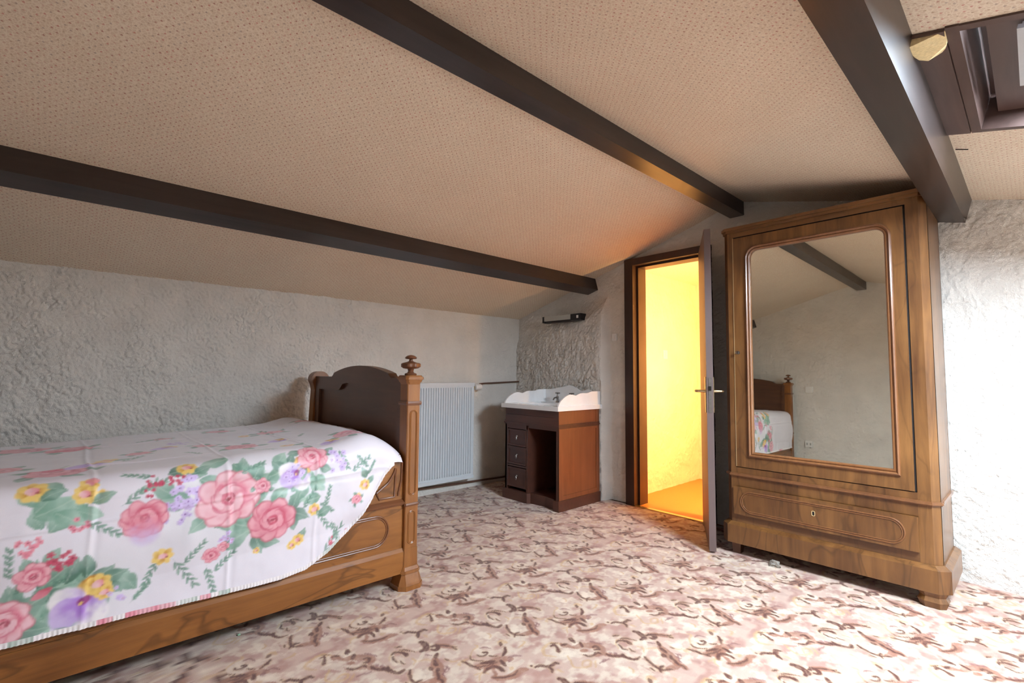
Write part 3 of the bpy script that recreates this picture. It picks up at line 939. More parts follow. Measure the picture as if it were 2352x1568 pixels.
# ------------------------------------------------------------------ hall lamp light
ld = bpy.data.lights.new('hall_lamp', 'POINT'); ld.energy = 155; ld.color = (1.0, 0.52, 0.165); ld.shadow_soft_size = 0.06
lo = bpy.data.objects.new('hall_lamp', ld); COL.objects.link(lo); lo.location = (3.852, 1.46, 1.20)

# ================================================================== WARDROBE
WX = 3.13                      # front plane
YL, YRT = 1.335, 0.372         # ends of the flat front; small chamfers lead to the sides
CHF = 0.03
WBK = 3.585
wd = thing('wardrobe', (WX + 0.2, (YL + YRT) / 2, 0), 'tall walnut wardrobe with a mirror door above one deep drawer', 'wardrobe')
SIDE_L, SIDE_R = YL + CHF, YRT - CHF


def wput(name, bm, mat, parent=None, **k):
    return put(name, bm, mat, parent or wd, **k)


# carcass: front plate pieces, corner chamfers, sides, top
bm = B(); prism(bm, [(WX + CHF, SIDE_L), (WBK, SIDE_L), (WBK, SIDE_L - .022), (WX + CHF, SIDE_L - .022)], 'z', .19, 2.02); wput('side_panel', bm, 'warz')
bm = B(); prism(bm, [(WX + CHF, SIDE_R), (WBK, SIDE_R), (WBK, SIDE_R + .022), (WX + CHF, SIDE_R + .022)], 'z', .19, 2.02); wput('side_panel', bm, 'warz')
bm = B(); box(bm, WBK - .012, WBK, SIDE_R, SIDE_L, .12, 2.02); wput('back_panel', bm, 'warz')
bm = B(); box(bm, WX + .03, WBK, SIDE_R + .022, SIDE_L - .022, 2.0, 2.02); wput('top_board', bm, 'wary')
DY0, DY1 = 0.424, 1.302        # door
for ya, yb, s in ((DY1, YL, 1), (YRT, DY0, -1)):      # corner stiles, chamfered
    oy = yb if s > 0 else ya
    iy = ya if s > 0 else yb
    bm = B(); prism(bm, [(WX, iy), (WX, oy), (WX + CHF, oy + s * CHF), (WX + CHF + .02, oy + s * CHF), (WX + CHF + .02, iy)], 'z', .19, 2.02)
    wput('corner_stile', bm, 'warz', bevel=0.0015)
bm = B(); box(bm, WX, WX + .03, DY0, DY1, 1.988, 2.02); wput('frieze', bm, 'wary')
bm = B(); box(bm, WX, WX + .03, DY0, DY1, .19, .244); wput('drawer_rail', bm, 'wary')
bm = B(); box(bm, WX, WX + .03, DY0, DY1, .414, .528); wput('drawer_rail', bm, 'warburl')
# cornice with a small chamfered return
def cham(x0, yr, yl, ch, xb):
    return [(xb, yr - ch), (x0 + ch, yr - ch), (x0, yr), (x0, yl), (x0 + ch, yl + ch), (xb, yl + ch)]
bm = B(); prism(bm, cham(WX - .012, YRT - .004, YL + .004, CHF + .004, WBK), 'z', 2.018, 2.034); prism(bm, cham(WX - .022, YRT - .008, YL + .008, CHF + .006, WBK), 'z', 2.034, 2.052)
wput('cornice', bm, 'wary', bevel=0.003)
# waist moulding
bm = B()
for z0, z1, pr in ((.473, .479, .008), (.479, .487, .014), (.487, .493, .008)):
    prism(bm, cham(WX - pr, YRT - pr * .3, YL + pr * .3, CHF + pr * .6, WX + .06), 'z', z0, z1)
wput('waist_moulding', bm, 'warmould', bevel=0.0012)
for y0, y1 in ((SIDE_R - .01, SIDE_R), (SIDE_L, SIDE_L + .01)):
    bm = B(); box(bm, WX + .06, WBK, y0, y1, .473, .491); wput('waist_moulding', bm, 'warmould', bevel=0.002)
# plinth
bm = B(); prism(bm, cham(WX - .030, YRT - .016, YL + .016, CHF + .014, WBK + .005), 'z', .070, .176)
ring = cham(WX - .030, YRT - .016, YL + .016, CHF + .014, WBK + .005); rin2 = cham(WX - .004, YRT - .002, YL + .002, CHF + .004, WBK + .005)
A_ = [bm.verts.new((*q, .176)) for q in ring]; B_ = [bm.verts.new((*q, .194)) for q in rin2]
for i in range(6):
    j = (i + 1) % 6
    bm.faces.new([A_[i], A_[j], B_[j], B_[i]])
bm.faces.new(B_)
pl_ = wput('plinth', bm, 'warburl', bevel=0.0025)
# feet
def ogee_foot(cx, cy):
    bm = B()
    frustum(bm, (cx, cy), .048, .071, .095, .118, .022, .03)
    frustum(bm, (cx, cy), .028, .048, .118, .095, .03, .022)
    frustum(bm, (cx, cy), 0.0, .028, .098, .118, .022, .03)
    return bm
ft = wput('foot', ogee_foot(WX + .028, YRT + .012), 'warz', bevel=0.002); ft['label'] = 'shaped front foot'
bm = B(); frustum(bm, (WX + .035, YL - .02), 0, .071, .045, .055); wput('foot', bm, 'bedy', bevel=0.002)
for cy in (SIDE_R + .02, SIDE_L - .03):
    bm = B(); frustum(bm, (WBK - .03, cy), 0, .071, .035, .05); wput('foot', bm, 'mahd', bevel=0.002)

# mirror door
dr = wput('door', (lambda b: (ring_prism(b, [(DY0 + .009, .533), (DY1 - .004, .533), (DY1 - .004, 1.980), (DY0 + .009, 1.980)],
                                         [(.505, .620), (1.205, .620), (1.205, 1.893), (.505, 1.893)], 'x', WX - .004, WX + .022), b)[1])(B()), 'warz', bevel=0.0015)
dr['label'] = 'framed mirror door'
bm = B(); box(bm, WX + .004, WX + .012, DY0 + .0, DY1, .528, .534); box(bm, WX + .004, WX + .012, DY0, DY1, 1.979, 1.990)
box(bm, WX + .004, WX + .012, DY0 - .001, DY0 + .010, .53, 1.988)
wput('door_gap_shade', bm, 'gap')  # solid dark strips painted as the shade around the door
bm = B(); box(bm, WX - .0035, WX + .004, DY1 - .0045, DY1 - .0005, .534, 1.984); wput('edge_bead', bm, 'inlay')
# looking glass with rounded upper corners
MY0, MY1, MZ0, MZ1 = 0.515, 1.195, 0.630, 1.884


def mirror_outline(g, r):
    """rounded at the two top corners only"""
    y0, y1, z0, z1 = MY0 - g, MY1 + g, MZ0 - g, MZ1 + g
    out = [(y0, z0), (y1, z0)]
    for cu, cv, a0 in ((y1 - r, z1 - r, 0), (y0 + r, z1 - r, 90)):
        for k in range(9):
            a = math.radians(a0 + 90 * k / 8); out.append((cu + r * math.cos(a), cv + r * math.sin(a)))
    return out


bm = B(); prism(bm, mirror_outline(.006, .05), 'x', WX + .006, WX + .010); wput('mirror', bm, 'mirror', dr)['label'] = 'looking glass with rounded upper corners'
bm = B(); prism(bm, [(DY0 + .03, .55), (DY1 - .03, .55), (DY1 - .03, 1.97), (DY0 + .03, 1.97)], 'x', WX + .012, WX + .020); wput('mirror_backing', bm, 'mahd', dr)
mo = None
steps = [(0.0, -.004), (.004, -.010), (.009, -.012), (.013, -.008), (.016, -.014), (.022, -.018), (.028, -.014), (.031, -.004)]
bm = B()
loops = []
for g, dx in [(0.0, .008)] + steps:
    loops.append([bm.verts.new((WX + dx, y, z)) for y, z in mirror_outline(g, .045 + g)])
for a, b in zip(loops, loops[1:]):
    n = len(a)
    for i in range(n):
        j = (i + 1) % n
        bm.faces.new([a[i], a[j], b[j], b[i]])
mo = wput('mirror_moulding', bm, 'warmould', dr, smooth=True)
# corner infill behind the rounded corners of the frame
bm = B(); tube(bm, [(WX - .002, 1.275, 1.243), (WX - .026, 1.275, 1.243)], .0035, 8)
ky = wput('key', bm, 'steel', dr, smooth=True)
bm = B(); lathe(bm, (WX - .003, 1.275, 1.243), [(.010, -.003), (.010, .0), (.004, .001)], 12, 'x'); wput('key_bow', bm, 'steel', ky)
bm = B(); tube(bm, [(WX - .026, 1.275 + .009 * math.cos(a), 1.243 + .009 * math.sin(a)) for a in np.linspace(0, 2 * math.pi, 13)[:-1]], .0022, 6, True)
wput('key_ring', bm, 'steel', ky, smooth=True)

# drawer
dw = wput('drawer', (lambda b: (box(b, WX - .022, WX + .02, .4235, 1.315, .245, .412), b)[1])(B()), 'warburl', bevel=0.003)
ov = racetrack(.477, 1.272, .262, .390, .064, 10)
for g, r_ in ((0, .0042), (-.009, .003)):
    bm = B(); tube(bm, [(WX - .0225, y, z) for y, z in racetrack(.477 - g, 1.272 + g, .264 - g, .388 + g, .062 + g, 10)], r_, 8, True)
    wput('oval_moulding', bm, 'warmould', dw, smooth=True)
bm = B(); ring_prism(bm, racetrack(.868, .886, .322, .350, .006, 4), racetrack(.871, .883, .325, .347, .004, 4), 'x', WX - .0245, WX - .021); kh = wput('keyhole_plate', bm, 'inlay', dw)
bm = B(); prism(bm, racetrack(.872, .882, .326, .346, .004, 4), 'x', WX - .0232, WX - .021); wput('keyhole', bm, 'gap', dw)
wd.rotation_euler = (0, math.radians(0.55), 0)

# ================================================================== WASHSTAND
SX0, SX1, SY0, SY1 = 2.975, 3.505, 2.645, 3.285
ws = thing('washstand', (3.24, 2.96, 0), 'mahogany kneehole washstand with three small drawers under the basin', 'washstand')
bm = B(); box(bm, SX0 + .02, SX1, SY0, SY0 + .018, .085, .80); wput_ = put('side_panel', bm, 'mahz', ws)
for a in ((SX0, SX0 + .05, .085, .66), (SX1 - .045, SX1, .085, .66), (SX0 + .05, SX1 - .045, .085, .12), (SX0 + .05, SX1 - .045, .635, .66)):
    bm = B(); box(bm, a[0], a[1], SY0 - .006, SY0 + .004, a[2], a[3]); put('panel_frame', bm, 'mahz', ws, bevel=0.0015)
for a in ((SX0, SX0 + .05, .685, .80), (SX1 - .045, SX1, .685, .80)):
    bm = B(); box(bm, a[0], a[1], SY0 - .004, SY0 + .004, a[2], a[3]); put('panel_frame', bm, 'mahz', ws, bevel=0.0015)
bm = B(); box(bm, SX0, SX1, SY1 - .018, SY1, .085, .80); put('side_panel', bm, 'mahz', ws)
bm = B(); box(bm, SX1 - .012, SX1, SY0 + .018, SY1 - .018, .02, .80); put('back_panel', bm, 'mahd', ws)
bm = B(); box(bm, SX0, SX1 - .012, 2.998, 3.016, .02, .66); put('pedestal_wall', bm, 'mahx', ws)  # given the shaded tone, so kneehole shade sits in its colour
bm = B(); box(bm, SX0, SX0 + .022, SY0, SY0 + .026, .085, .66); put('front_post', bm, 'mahx', ws, bevel=0.001)
bm = B(); box(bm, SX0, SX0 + .022, SY1 - .030, SY1, .085, .66); put('front_post', bm, 'mahx', ws, bevel=0.001)
bm = B(); box(bm, SX0, SX0 + .02, 3.0, SY1 - .030, .618, .66); put('front_rail', bm, 'mahx', ws)
bm = B(); box(bm, SX0 + .004, SX0 + .022, SY0 + .026, 3.0, .635, .66); put('front_rail', bm, 'mahx', ws)
for z in (.448, .288):
    bm = B(); box(bm, SX0, SX0 + .02, 3.016, SY1 - .030, z, z + .014); put('front_rail', bm, 'mahx', ws)
# frieze, moulding and plinth
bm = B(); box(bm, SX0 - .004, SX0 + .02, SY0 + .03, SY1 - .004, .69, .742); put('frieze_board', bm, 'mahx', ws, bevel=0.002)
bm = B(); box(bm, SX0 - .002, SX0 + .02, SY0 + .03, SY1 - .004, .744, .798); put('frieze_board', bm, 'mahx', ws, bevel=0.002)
bm = B(); box(bm, SX0 - .004, SX0 + .03, SY0 - .003, SY0 + .03, .685, .80); put('frieze_post', bm, 'mahx', ws, bevel=0.002)
bm = B()
box(bm, SX0 - .012, SX1, SY0 - .012, SY1 + .008, .664, .676); box(bm, SX0 - .007, SX1, SY0 - .007, SY1 + .004, .655, .690)
put('moulding', bm, 'mahx', ws, bevel=0.003)
bm = B(); prism(bm, [(SX0 - .018, 2.99), (SX0 - .018, SY1 + .016), (SX1, SY1 + .016), (SX1, SY0 - .016), (SX0 - .018, SY0 - .016), (SX0 - .018, SY0 + .045), (SX0 + .012, SY0 + .055), (SX0 + .03, 2.82), (SX0 + .012, 2.975)], 'z', 0, .085)
put('plinth', bm, 'mahx', ws, bevel=0.003)
for i, z0 in enumerate((.468, .308, .112)):
    h_ = .144 if i < 2 else .168
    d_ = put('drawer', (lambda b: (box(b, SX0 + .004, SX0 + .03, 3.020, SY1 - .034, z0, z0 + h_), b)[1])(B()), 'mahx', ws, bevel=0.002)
    bm = B(); ring_prism(bm, [(3.020, z0), (SY1 - .034, z0), (SY1 - .034, z0 + h_), (3.020, z0 + h_)], [(3.034, z0 + .014), (SY1 - .048, z0 + .014), (SY1 - .048, z0 + h_ - .014), (3.034, z0 + h_ - .014)], 'x', SX0 - .003, SX0 + .006)
    put('drawer_moulding', bm, 'mahx', d_, bevel=0.002)
    ym, zm = 3.136, z0 + h_ / 2
    bm = B(); lathe(bm, (SX0 + .001, ym, zm + .012), [(.009, .003), (.010, .0), (.005, -.004), (.003, -.012)], 12, 'x')
    hd = put('handle', bm, 'steel', d_, smooth=True)
    bm = B(); tube(bm, [(SX0 - .010, ym, zm + .012), (SX0 - .012, ym + .006, zm + .002), (SX0 - .010, ym + .007, zm - .014), (SX0 - .008, ym, zm - .020), (SX0 - .010, ym - .007, zm - .014), (SX0 - .012, ym - .006, zm + .002)], .0022, 6, True)
    put('drop_ring', bm, 'steel', hd, smooth=True)

# ceramic top
bs = thing('washbasin', (3.24, 2.96, .80), 'white ceramic basin top with scalloped splashbacks on the washstand', 'washbasin')
bx0, bx1, by0, by1 = SX0 - .035, 3.525, SY0 - .024, SY1 + .022
bm = B()
ring_prism(bm, [(bx0, by0), (bx1, by0), (bx1, by1), (bx0, by1)], [(bx0 + .09, by0 + .09), (bx1 - .16, by0 + .09), (bx1 - .16, by1 - .09), (bx0 + .09, by1 - .09)], 'z', .80, .838)
put('rim', bm, 'ceramic', bs, smooth=True, bevel=0.010)
bm = B()
prev = None
for k in range(9):
    a = k / 8 * math.pi / 2
    w = math.cos(a); z = .832 - .10 * math.sin(a)
    ring = [bm.verts.new((3.178 + (0.154 * w + .02) * cx_, 2.965 + (.254 * w + .02) * cy_, z)) for cx_, cy_ in racetrack(-1, 1, -1, 1, .7, 5)]
    if prev:
        for i in range(len(ring)):
            j = (i + 1) % len(ring); bm.faces.new([prev[i], prev[j], ring[j], ring[i]])
    prev = ring
bm.faces.new(prev)
put('bowl', bm, 'ceramic', bs, smooth=True)
side_prof = smooth_path([(bx0 + .022, .838), (2.985, .872), (3.03, .905), (3.09, .929), (3.13, .931), (3.18, .923), (3.215, .932), (3.25, .940), (3.34, .940), (3.372, .948), (3.41, .953), (3.515, .953)], 4)
for yy, lab in ((SY0 - .008, 'r'), (SY1 - .006, 'l')):
    bm = B(); prism(bm, [(bx0 + .022, .832)] + side_prof + [(3.515, .832)], 'y', yy, yy + .014)
    put('side_splashback', bm, 'ceramic', bs, smooth=True, bevel=0.004)
back_prof = smooth_path([(SY1 - .006, .955), (3.19, .957), (3.12, .972), (3.06, .980), (2.972, .998), (2.90, .975), (2.845, .950), (2.80, .955), (2.76, .964), (2.70, .950), (SY0, .953)], 4)
bm = B(); prism(bm, [(SY1 - .006, .832)] + back_prof + [(SY0, .832)], 'x', 3.496, 3.512)
put('back_splashback', bm, 'ceramic', bs, smooth=True, bevel=0.004)
for yy in (3.055, 2.885):
    bm = B(); lathe(bm, (3.42, yy, .838), [(.022, 0), (.020, .006), (.012, .014), (.010, .04), (.013, .052), (.008, .062), (.006, .085), (.008, .09)], 14)
    tp = put('tap', bm, 'steel', bs, smooth=True)
    bm = B(); tube(bm, [(3.42, yy, .878), (3.40, yy, .884), (3.375, yy, .880), (3.36, yy, .862)], [.008, .008, .007, .006], 10); put('spout', bm, 'steel', tp, smooth=True)
    for a in (0, math.pi / 2):
        bm = B(); tube(bm, [(3.42 - .026 * math.cos(a), yy - .026 * math.sin(a), .925), (3.42 + .026 * math.cos(a), yy + .026 * math.sin(a), .925)], .0055, 8); put('cross_handle', bm, 'steel', tp, smooth=True)

# ================================================================== RADIATOR AND PIPES
RX0, RX1, RZ0, RZ1, RYF = 1.93, 2.925, .112, 1.012, YK - .115
rd = thing('radiator', ((RX0 + RX1) / 2, YK - .07, RZ0), 'white ribbed panel radiator on the knee wall behind the bed', 'radiator')
bm = B(); box(bm, RX0, RX1, RYF + .006, YK - .045, RZ0 + .02, RZ1 - .03); put('panel', bm, 'enamel', rd, bevel=0.004)
nr = 36
for k in range(nr):
    x = RX0 + .022 + (RX1 - RX0 - .044) * (k + .5) / nr
    bm = B(); prism(bm, [(x - .0095, RYF + .008), (x - .006, RYF - .006), (x + .006, RYF - .006), (x + .0095, RYF + .008)], 'z', RZ0 + .05, RZ1 - .045)
    put('rib', bm, 'enamel', rd)
bm = B(); box(bm, RX0, RX1, RYF - .004, YK - .04, RZ1 - .032, RZ1); put('top_rail', bm, 'enamel', rd, bevel=0.006)
bm = B(); box(bm, RX0, RX1, RYF - .003, YK - .04, RZ0, RZ0 + .03); put('bottom_rail', bm, 'enamel', rd, bevel=0.006)
for x in (RX0 + .15, RX1 - .15):
    bm = B(); box(bm, x - .02, x + .02, YK - .05, YK - .004, RZ0 + .1, RZ1 - .1); put('wall_bracket', bm, 'enamel', rd)
bm = B(); tube(bm, [(RX1 - .002, YK - .075, .965), (RX1 + .03, YK - .075, .965)], .012, 10); vl = put('valve', bm, 'brass', rd, smooth=True)
bm = B(); lathe(bm, (RX1 + .056, YK - .075, .968), [(.016, -.024), (.026, -.018), (.031, 0), (.031, .046), (.026, .054), (.004, .056)], 18, 'x'); put('thermostat_head', bm, 'plastic', vl, smooth=True)
vl.location = vl.location
bm = B(); tube(bm, [(3.05, YK - .040, .998), (3.12, YK - .03, 1.003), (3.52, YK - .028, 1.016), (3.592, YK - .028, 1.018)], .008, 10)
tag(put('heating_pipe', bm, 'pipe', smooth=True), 'thin dark pipe from the radiator valve to the room corner', 'pipe')
bm = B(); tube(bm, [(RX0 - .2, YK - .028, .082), (2.4, YK - .028, .072), (3.37, YK - .026, .045), (3.52, YK - .026, .043)], .0095, 10)
tag(put('heating_pipe', bm, 'pipe', smooth=True), 'dark pipe running along the knee wall just above the carpet', 'pipe')
bm = B(); tube(bm, [(3.36, YK - .004, .735), (3.36, YK - .03, .733), (3.36, YK - .045, .738)], .006, 8)
tag(put('pipe_stub', bm, 'plastic', smooth=True), 'small white pipe stub on the knee wall beside the washstand', 'pipe')

# ================================================================== WALL LAMP AND SWITCHES
wlmp = thing('wall_lamp', (3.60, 3.07, 1.60), 'slim black striplight on the plaster above the washstand', 'lamp')
lx = 3.530
bm = B(); box(bm, lx - .03, lx + .03, 2.828, 3.312, 1.602, 1.664); put('housing', bm, 'black', wlmp, bevel=0.006)
bm = B(); box(bm, lx - .052, lx - .028, 2.95, 3.285, 1.618, 1.662); put('diffuser', bm, 'diffuser', wlmp, bevel=0.009)
bm = B(); box(bm, lx - .050, lx - .028, 3.285, 3.312, 1.604, 1.664); put('end_cap', bm, 'black', wlmp, bevel=0.008)
bm = B(); box(bm, lx - .050, lx - .028, 2.828, 2.95, 1.604, 1.664); ec = put('end_cap', bm, 'black', wlmp, bevel=0.008)
bm = B(); box(bm, lx - .054, lx - .048, 2.855, 2.875, 1.622, 1.648); put('switch', bm, 'plastic', ec, bevel=0.002)


def switch(loc, size, facing, label, name='light_switch'):
    x, y, z = loc; w, h = size
    t = thing(name, (x, y, z - h / 2), label, 'socket' if 'socket' in name else 'switch')
    d = {'-x': (-1, 0), '+x': (1, 0), '-y': (0, -1)}[facing]
    def pl(w_, h_, n0, n1, oy=0):
        b = B()
        if d[0]:
            box(b, min(x + d[0] * n0, x + d[0] * n1), max(x + d[0] * n0, x + d[0] * n1), y - w_ / 2 + oy, y + w_ / 2 + oy, z - h_ / 2, z + h_ / 2)
        else:
            box(b, x - w_ / 2 + oy, x + w_ / 2 + oy, min(y - n0, y - n1), max(y - n0, y - n1), z - h_ / 2, z + h_ / 2)
        return b
    put('plate', pl(w, h, -.006, .010), 'plastic', t, bevel=0.003)
    if 'socket' in name:
        for o_ in (-.02, .02):
            put('socket_well', pl(.018, .03, .008, .0115, o_), 'diffuser', t)
    else:
        put('rocker', pl(w * .5, h * .6, .008, .015), 'plastic', t, bevel=0.002)
    return t


switch((XG - .010, 2.555, 1.435), (.05, .062), '-x', 'small white light switch on the plaster beside the door frame')
switch((4.373, HY1 - .008, 1.303), (.075, .085), '-y', 'pale switch on the yellow-lit hall wall through the doorway')
switch((XB + .010, 2.08, 1.0), (.085, .085), '+x', 'white switch plate beside the bed head, seen in the mirror')
switch((XB + .010, 2.10, .28), (.09, .085), '+x', 'white double socket low on the wall, seen in the mirror', 'wall_socket')

# ================================================================== LITTER ON THE CARPET
bm = B(); bmesh.ops.create_icosphere(bm, subdivisions=2, radius=.03)
for v in bm.verts:
    n_ = 0.55 + 0.9 * random.random()
    v.co = Vector((v.co.x * n_ * 0.9 + 3.092, v.co.y * n_ * 1.2 + 1.077, max(0, v.co.z * n_ * .75 + .014)))
tag(put('dust_clump', bm, 'paperbit'), 'crumpled grey scrap on the carpet in front of the wardrobe', 'scrap')
bm = B(); bmesh.ops.create_icosphere(bm, subdivisions=1, radius=.006)
for v in bm.verts:
    v.co = Vector((v.co.x * 1.2 + .602, v.co.y + 2.315, max(0, v.co.z * .7 + .003)))
tag(put('green_bead', bm, 'green'), 'tiny pale green bit on the carpet beside the bed', 'scrap')

# ================================================================== BED
BXF, BXH = 1.372, -0.90          # post centres at foot and head
BY = 2.275                        # post centre line
bed = thing('bed', (.24, 2.95, 0), 'antique walnut bed with carved end boards, turned finials and deep side rail', 'bed')
PW = .077


def bed_post(xc):
    bm = B()
    frustum(bm, (xc, BY), .108, 1.045, PW, PW, .004, .004)
    po_ = put('post', bm, 'bedz', bed)
    bm = B()
    frustum(bm, (xc, BY), 0.0, .022, .142, .142, .030, .030); frustum(bm, (xc, BY), .022, .034, .134, .128, .028, .026)
    frustum(bm, (xc, BY), .034, .078, .128, .098, .026, .012); frustum(bm, (xc, BY), .078, .092, .112, .108, .018, .016); frustum(bm, (xc, BY), .092, .108, .100, .086, .010, .006)
    put('foot', bm, 'bedz', po_, bevel=0.0025)
    bm = B(); frustum(bm, (xc, BY), .108, .200, .083, .080, .004, .004); put('worn_block', bm, 'bedz', po_)
    for z, h_, w in ((.412, .016, .090), (.932, .020, .096)):
        bm = B(); frustum(bm, (xc, BY), z, z + h_ * .5, w - .006, w, .006, .008); frustum(bm, (xc, BY), z + h_ * .5, z + h_, w, w - .006, .008, .006); put('band', bm, 'beddark', po_, bevel=0.002)
    bm = B()
    for z0, z1, wa, wb in ((1.040, 1.052, .080, .090), (1.052, 1.066, .092, .104), (1.066, 1.080, .110, .110), (1.080, 1.088, .102, .094)):
        frustum(bm, (xc, BY), z0, z1, wa, wb, .010, .014)
    put('cap', bm, 'bedz', po_, bevel=0.0015)
    bm = B(); lathe(bm, (xc, BY, 1.088), [(.030, 0), (.033, .004), (.030, .010), (.018, .014), (.014, .022), (.017, .033), (.022, .037)], 28)
    lathe(bm, (xc, BY, 1.122), [(.022, 0), (.040, .003), (.046, .008)], 28)
    # scalloped ring
    prof = [(.046, 0), (.051, .004), (.051, .018), (.046, .023), (.034, .026), (.020, .030), (.011, .034), (.009, .042), (.012, .046)]
    rings = []
    for r, h_ in prof:
        rings.append([bm.verts.new((xc + r * (1 + .05 * math.cos(8 * a) * (r > .04)) * math.cos(a), BY + r * (1 + .05 * math.cos(8 * a) * (r > .04)) * math.sin(a), 1.130 + h_)) for a in np.linspace(0, 2 * math.pi, 49)[:-1]])
    for a, b in zip(rings, rings[1:]):
        for k in range(48):
            bm.faces.new([a[k], a[(k + 1) % 48], b[(k + 1) % 48], b[k]])
    lathe(bm, (xc, BY, 1.174), [(.010, 0), (.027, .001), (.032, .005), (.029, .012), (.020, .018), (.008, .022), (.001, .023)], 28)
    put('finial', bm, 'beddark', po_, smooth=True)
    for z0, z1 in ((.468, .905), (.222, .388)):
        for g, r_ in ((0, .0030), (.006, .0020)):
            bm = B(); tube(bm, [(x, BY - PW / 2 - .0005, z) for x, z in racetrack(xc - .021 + g, xc + .021 - g, z0 + g, z1 - g, .021, 8)], r_, 6, True)
            put('panel_moulding', bm, 'bedz', po_, smooth=True)
    return po_


bed_post(BXF)
bed_post(BXH)


def end_board(xc, inner):
    """shaped board between post and wall-side scroll; inner = -1 or +1 is the side facing the mattress"""
    def arch(y0, y1, zs, zt, foot):
        ym = (y0 + y1) / 2
        L_ = smooth_path([(y0, zs), (y0 + .02, zs + .012), (y0 + .035, zs + .026)], 4)
        mid = [(ym + (y1 - y0 - .07) / 2 * t, zs + .026 + (zt - zs - .026) * (1 - t * t)) for t in np.linspace(-1, 1, 19)]
        R_ = [(y0 + y1 - p[0], p[1]) for p in L_[::-1]]
        return L_ + mid[1:-1] + R_
    ya, yb = BY + PW / 2 - .005, 3.505
    topc = [(ya, 1.072)] + arch(2.425, 3.225, 1.072, 1.143, 0) + [(yb, 1.072)]
    bm = B(); prism(bm, topc + [(yb, .12), (ya, .12)], 'x', xc - .014, xc + .018)
    bo = put('end_board', bm, 'bedy', bed, bevel=0.003)
    low = [(ya, .985)] + smooth_path([(2.50, .985), (2.545, .990), (2.575, 1.008), (2.60, 1.026), (2.65, 1.034)], 4) + smooth_path([(3.0, 1.034), (3.05, 1.026), (3.075, 1.008), (3.105, .990), (3.15, .985)], 4) + [(yb, .985)]
    x0, x1 = (xc - .034, xc - .014) if inner < 0 else (xc + .018, xc + .036)
    bm = B(); prism(bm, topc + low[::-1], 'x', x0, x1); put('shaped_top_rail', bm, 'bedy', bo, bevel=0.003)
    bm = B(); box(bm, min(x0, x1), max(x0, x1), yb - .07, yb, .2, .985); put('board_stile', bm, 'bedy', bo, bevel=0.002)
    bm = B(); box(bm, min(x0, x1), max(x0, x1), ya, ya + .045, .2, .985); put('board_stile', bm, 'bedy', bo, bevel=0.002)
    # wall-side upright ending in a rounded scroll
    r = .056
    zc = 1.052
    pts = [(xc - .050, .02), (xc - .050, .72), (xc - .044, .90), (xc - .040, .975), (xc - .047, 1.005)]
    pts += [(xc + r * 1.12 * math.cos(a), zc + r * math.sin(a)) for a in np.radians(np.linspace(215, -35, 22))]
    pts += [(xc + .047, 1.005), (xc + .040, .975), (xc + .044, .90), (xc + .050, .72), (xc + .050, .02)]
    bm = B(); prism(bm, pts, 'y', 3.50, 3.575); put('scroll_upright', bm, 'bedz', bed, bevel=0.004)
    bm = B(); frustum(bm, (xc, 3.538), 0, .03, .12, .12, .02, .02, .085, .085); put('foot', bm, 'bedz', bed, bevel=0.003)


end_board(BXF, -1)
end_board(BXH, 1)

# near side: lower rail, panel with oval moulding, cap moulding, pierced bracket
XA, XZ = BXH + PW / 2, BXF - PW / 2
bm = B(); prism(bm, [(2.240, .082), (2.240, .188), (2.252, .204), (2.285, .204), (2.285, .082)], 'x', XA, XZ)
rl = put('side_rail', bm, 'bedx', bed, bevel=0.002)
bm = B(); box(bm, XA, XZ, 2.256, 2.282, .204, .430); sp_ = put('side_panel', bm, 'bedx', bed)
for g, r_ in ((0, .0048), (-.010, .0030)):
    bm = B(); tube(bm, [(x, 2.2555, z) for x, z in racetrack(-.72 - g * -1, 1.250 + g, .238 - g, .388 + g, .075, 10)], r_, 8, True)
    put('oval_moulding', bm, 'beddark', sp_, smooth=True)
bm = B(); prism(bm, [(2.244, .424), (2.240, .432), (2.246, .438), (2.262, .450), (2.285, .450), (2.285, .424)], 'x', XA, XZ); put('cap_moulding', bm, 'beddark', bed, bevel=0.0015)
bm = B(); box(bm, XA, XZ, 3.50, 3.53, .10, .40); put('side_rail', bm, 'bedx', bed)


def bracket(xp, s):
    """scrolled corner bracket standing on the rail against the post; s = direction away from the post"""
    X = lambda d: xp + s * d
    out = [(X(0), .450), (X(.23), .450)] + [(X(d), z) for d, z in smooth_path([(.215, .470), (.185, .500), (.165, .535), (.150, .570), (.120, .615), (.080, .650), (.045, .668), (.022, .668)], 4)] + [(X(.014), .655), (X(.014), .60), (X(0), .59)]
    bm = B(); prism(bm, out if s < 0 else out[::-1], 'y', 2.262, 2.280); br = put('bracket', bm, 'bedx', bed, bevel=0.002)
    def strip(p2, w, name='bracket_moulding'):
        b = B(); tube(b, [(X(d), 2.2605, z) for d, z in p2], w, 8); put(name, b, 'beddark', br, smooth=True)
    strip(smooth_path([(.150, .500), (.120, .520), (.085, .545), (.060, .580), (.045, .610)], 5), .0075)
    strip([(.150, .500), (.135, .468), (.050, .468), (.045, .61)], .006)
    strip(smooth_path([(.215, .472), (.180, .505), (.160, .545), (.140, .585), (.105, .628), (.060, .660), (.025, .672)], 5), .0085)
    strip([(.024 + .014 * (1 - k / 20) * math.cos(a), .655 + .016 * (1 - k / 20) * math.sin(a)) for k, a in enumerate(np.linspace(math.pi / 2, -math.pi * 1.6, 18))], .006)
    strip([(.010, .64), (.012, .55), (.030, .47)], .006)


bracket(XZ, -1)
bracket(XA, 1)
# slatted base the mattress lies on
bm = B(); box(bm, XA, XZ, 2.285, 3.50, .30, .33); put('base_board', bm, 'mahd', bed)

